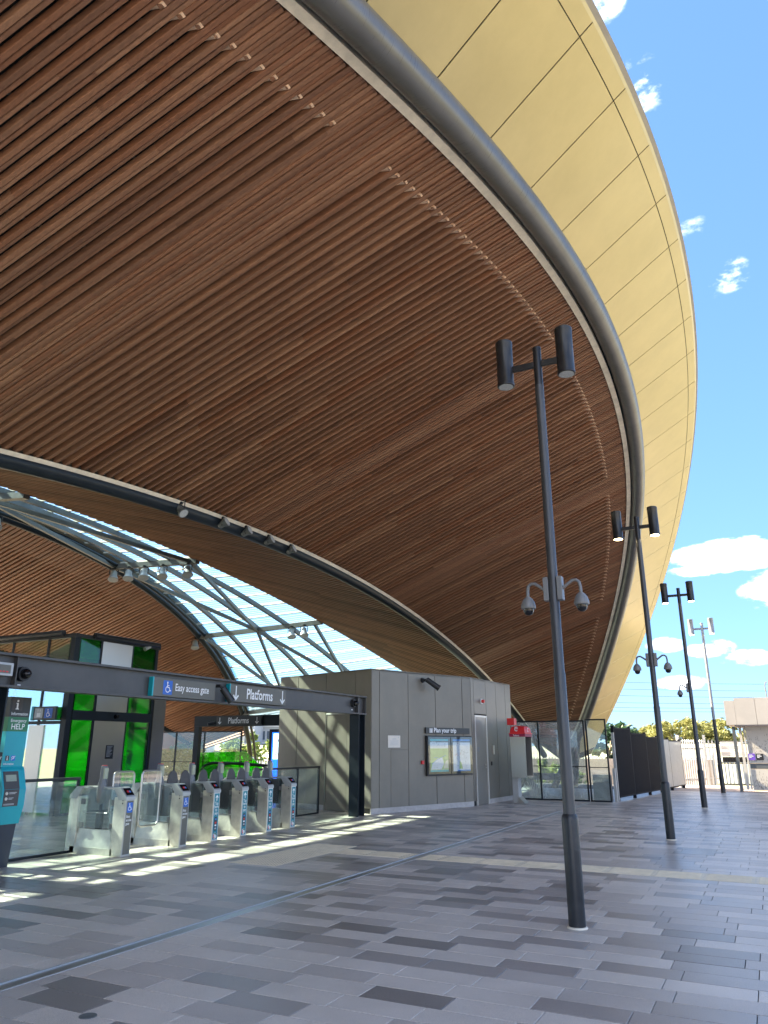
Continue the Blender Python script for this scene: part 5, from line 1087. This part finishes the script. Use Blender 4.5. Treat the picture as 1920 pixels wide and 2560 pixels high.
for pi, px, py, f, lb in spots:
    t = protos[pi] if pi not in used else copy_tree(protos[pi]); used.add(pi); top_ = at(px, py, f); s_ = (6.2, 5.3, 5.2)[pi]/6.2
    hgt = (7.5, 6.5, 6.2)[pi]; base = -1.0; k = (top_.z-base)/hgt*1.05; t.location = (top_.x, top_.y, base); t.scale = (k*1.25, k*1.25, k); t.rotation_euler = (0, 0, px*.37); tag(t, lb, 'tree', 'trees beyond the plaza')
bp_ = tree_mesh(6, 2.6, 1.5, 26, 90, 'leaf_bush', .16, .06, .12)
for i, (px, py, f, lb) in enumerate(((422, 1872, 36, 'rounded bush beyond the glass screen right of the lift'), (462, 1862, 38, 'yellowish bush beyond the glass screen left of the inner portal post'), (640, 1840, 60, 'light green bush seen under the skylight left of the blue screen'), (1380, 1905, 38, 'green bush low behind the glass screen near the first lamp post'))):
    t = bp_ if i == 0 else copy_tree(bp_); t.name = 'bush'; top_ = at(px, py, f); k = (top_.z+1.2)/2.6; t.location = (top_.x, top_.y, -1.2); t.scale = (k*1.2, k*1.2, k); t.rotation_euler = (0, 0, i*1.3); tag(t, lb, 'bush', 'bushes beyond the station')
def block(label, px0, px1, ptop, f, dep, floors, cols, mat, rot=.3):
    P, Q = at(px0, ptop, f), at(px1, ptop, f); w = (Q-P).length; hgt = P.z+1.2; t = thing('apartment_block', label, 'building', ((P.x+Q.x)/2, (P.y+Q.y)/2, -1.2)); u = Vector((Q.x-P.x, Q.y-P.y, 0)).normalized(); n = u.cross(UP); o = Vector((P.x, P.y, -1.2))
    m = MB(); m.fbox(o, u, UP, n, (0, 0, -dep), (w, hgt, 0)); m.build('wall', mat, t); m = MB(); m.fbox(o, u, UP, n, (-.3, hgt, -dep-.3), (w+.3, hgt+.35, .4)); m.build('roof', 'white_wall', t)
    for i in range(floors):
        z = (i+.25)*hgt/floors
        for j in range(cols): x = (j+.2)*w/cols; m = MB(); m.fbox(o, u, UP, n, (x, z, .004), (x+w/cols*.6, z+hgt/floors*.5, .03)); m.build('window', 'far_window', t)
        m = MB(); m.fbox(o, u, UP, n, (0, i*hgt/floors+.02, .031), (w, i*hgt/floors+.3, .5)); m.build('balcony_slab', 'white_wall', t)
block('pale apartment block seen between lift and inner portal', 385, 480, 1812, 95, 14, 3, 6, 'white_wall')
block('grey apartment tower seen under the skylight above the inner sign', 588, 640, 1752, 140, 12, 4, 4, 'grey_wall')
block('low grey apartment block right of the tower under the skylight', 642, 720, 1775, 150, 12, 3, 6, 'grey_wall')
block('wide white apartment block behind the lift tower', 20, 140, 1790, 120, 14, 4, 7, 'white_wall')
wx = [(1705, 1710), (1722, 1727), (1757, 1758), (1770, 1768), (1779, 1777), (1738, 1744)]
for i, (ya, yb) in enumerate(wx):
    A, B = at(1380, ya-4, 150), at(2100, yb+2, 150); A, B = A+(A-B)*.6, B+(B-A)*.5; m = MB(); m.tube([A.lerp(B, k/16)-UP*(1.2*(1-(2*k/16-1)**2)-1.0) for k in range(17)], .035, 5); tag(m.build('power_line', 'wire'), ['highest', 'second highest', 'fourth highest', 'second lowest', 'lowest', 'third highest'][i]+' power line crossing the sky above the gum trees', 'power line', 'power lines')
m = thing('street_pole', 'thin curved grey pole top at the right edge above the shelter', 'pole', (.4, 33.8, 0)); q = MB(); q.tube([(.15, 33.9, 0), (.12, 33.9, 3.6), (.11, 33.9, 3.9), (.14, 33.9, 4.02), (.22, 33.9, 4.06)], .022, 8); q.build('pole', 'steel_grey', m, True)
# unseen pale concrete ground, added and sized to bounce sunlight under the canopy
fc = MB(); fc.box((9.0, -60, -.25), (70, 12, -.03)); struct(fc.build('bounce_forecourt', 'plinth_stone'))
for o in list(bpy.data.objects):
    if o.name.startswith(('beige_shelter', 'wall_notice')): o.location.y += 1.0
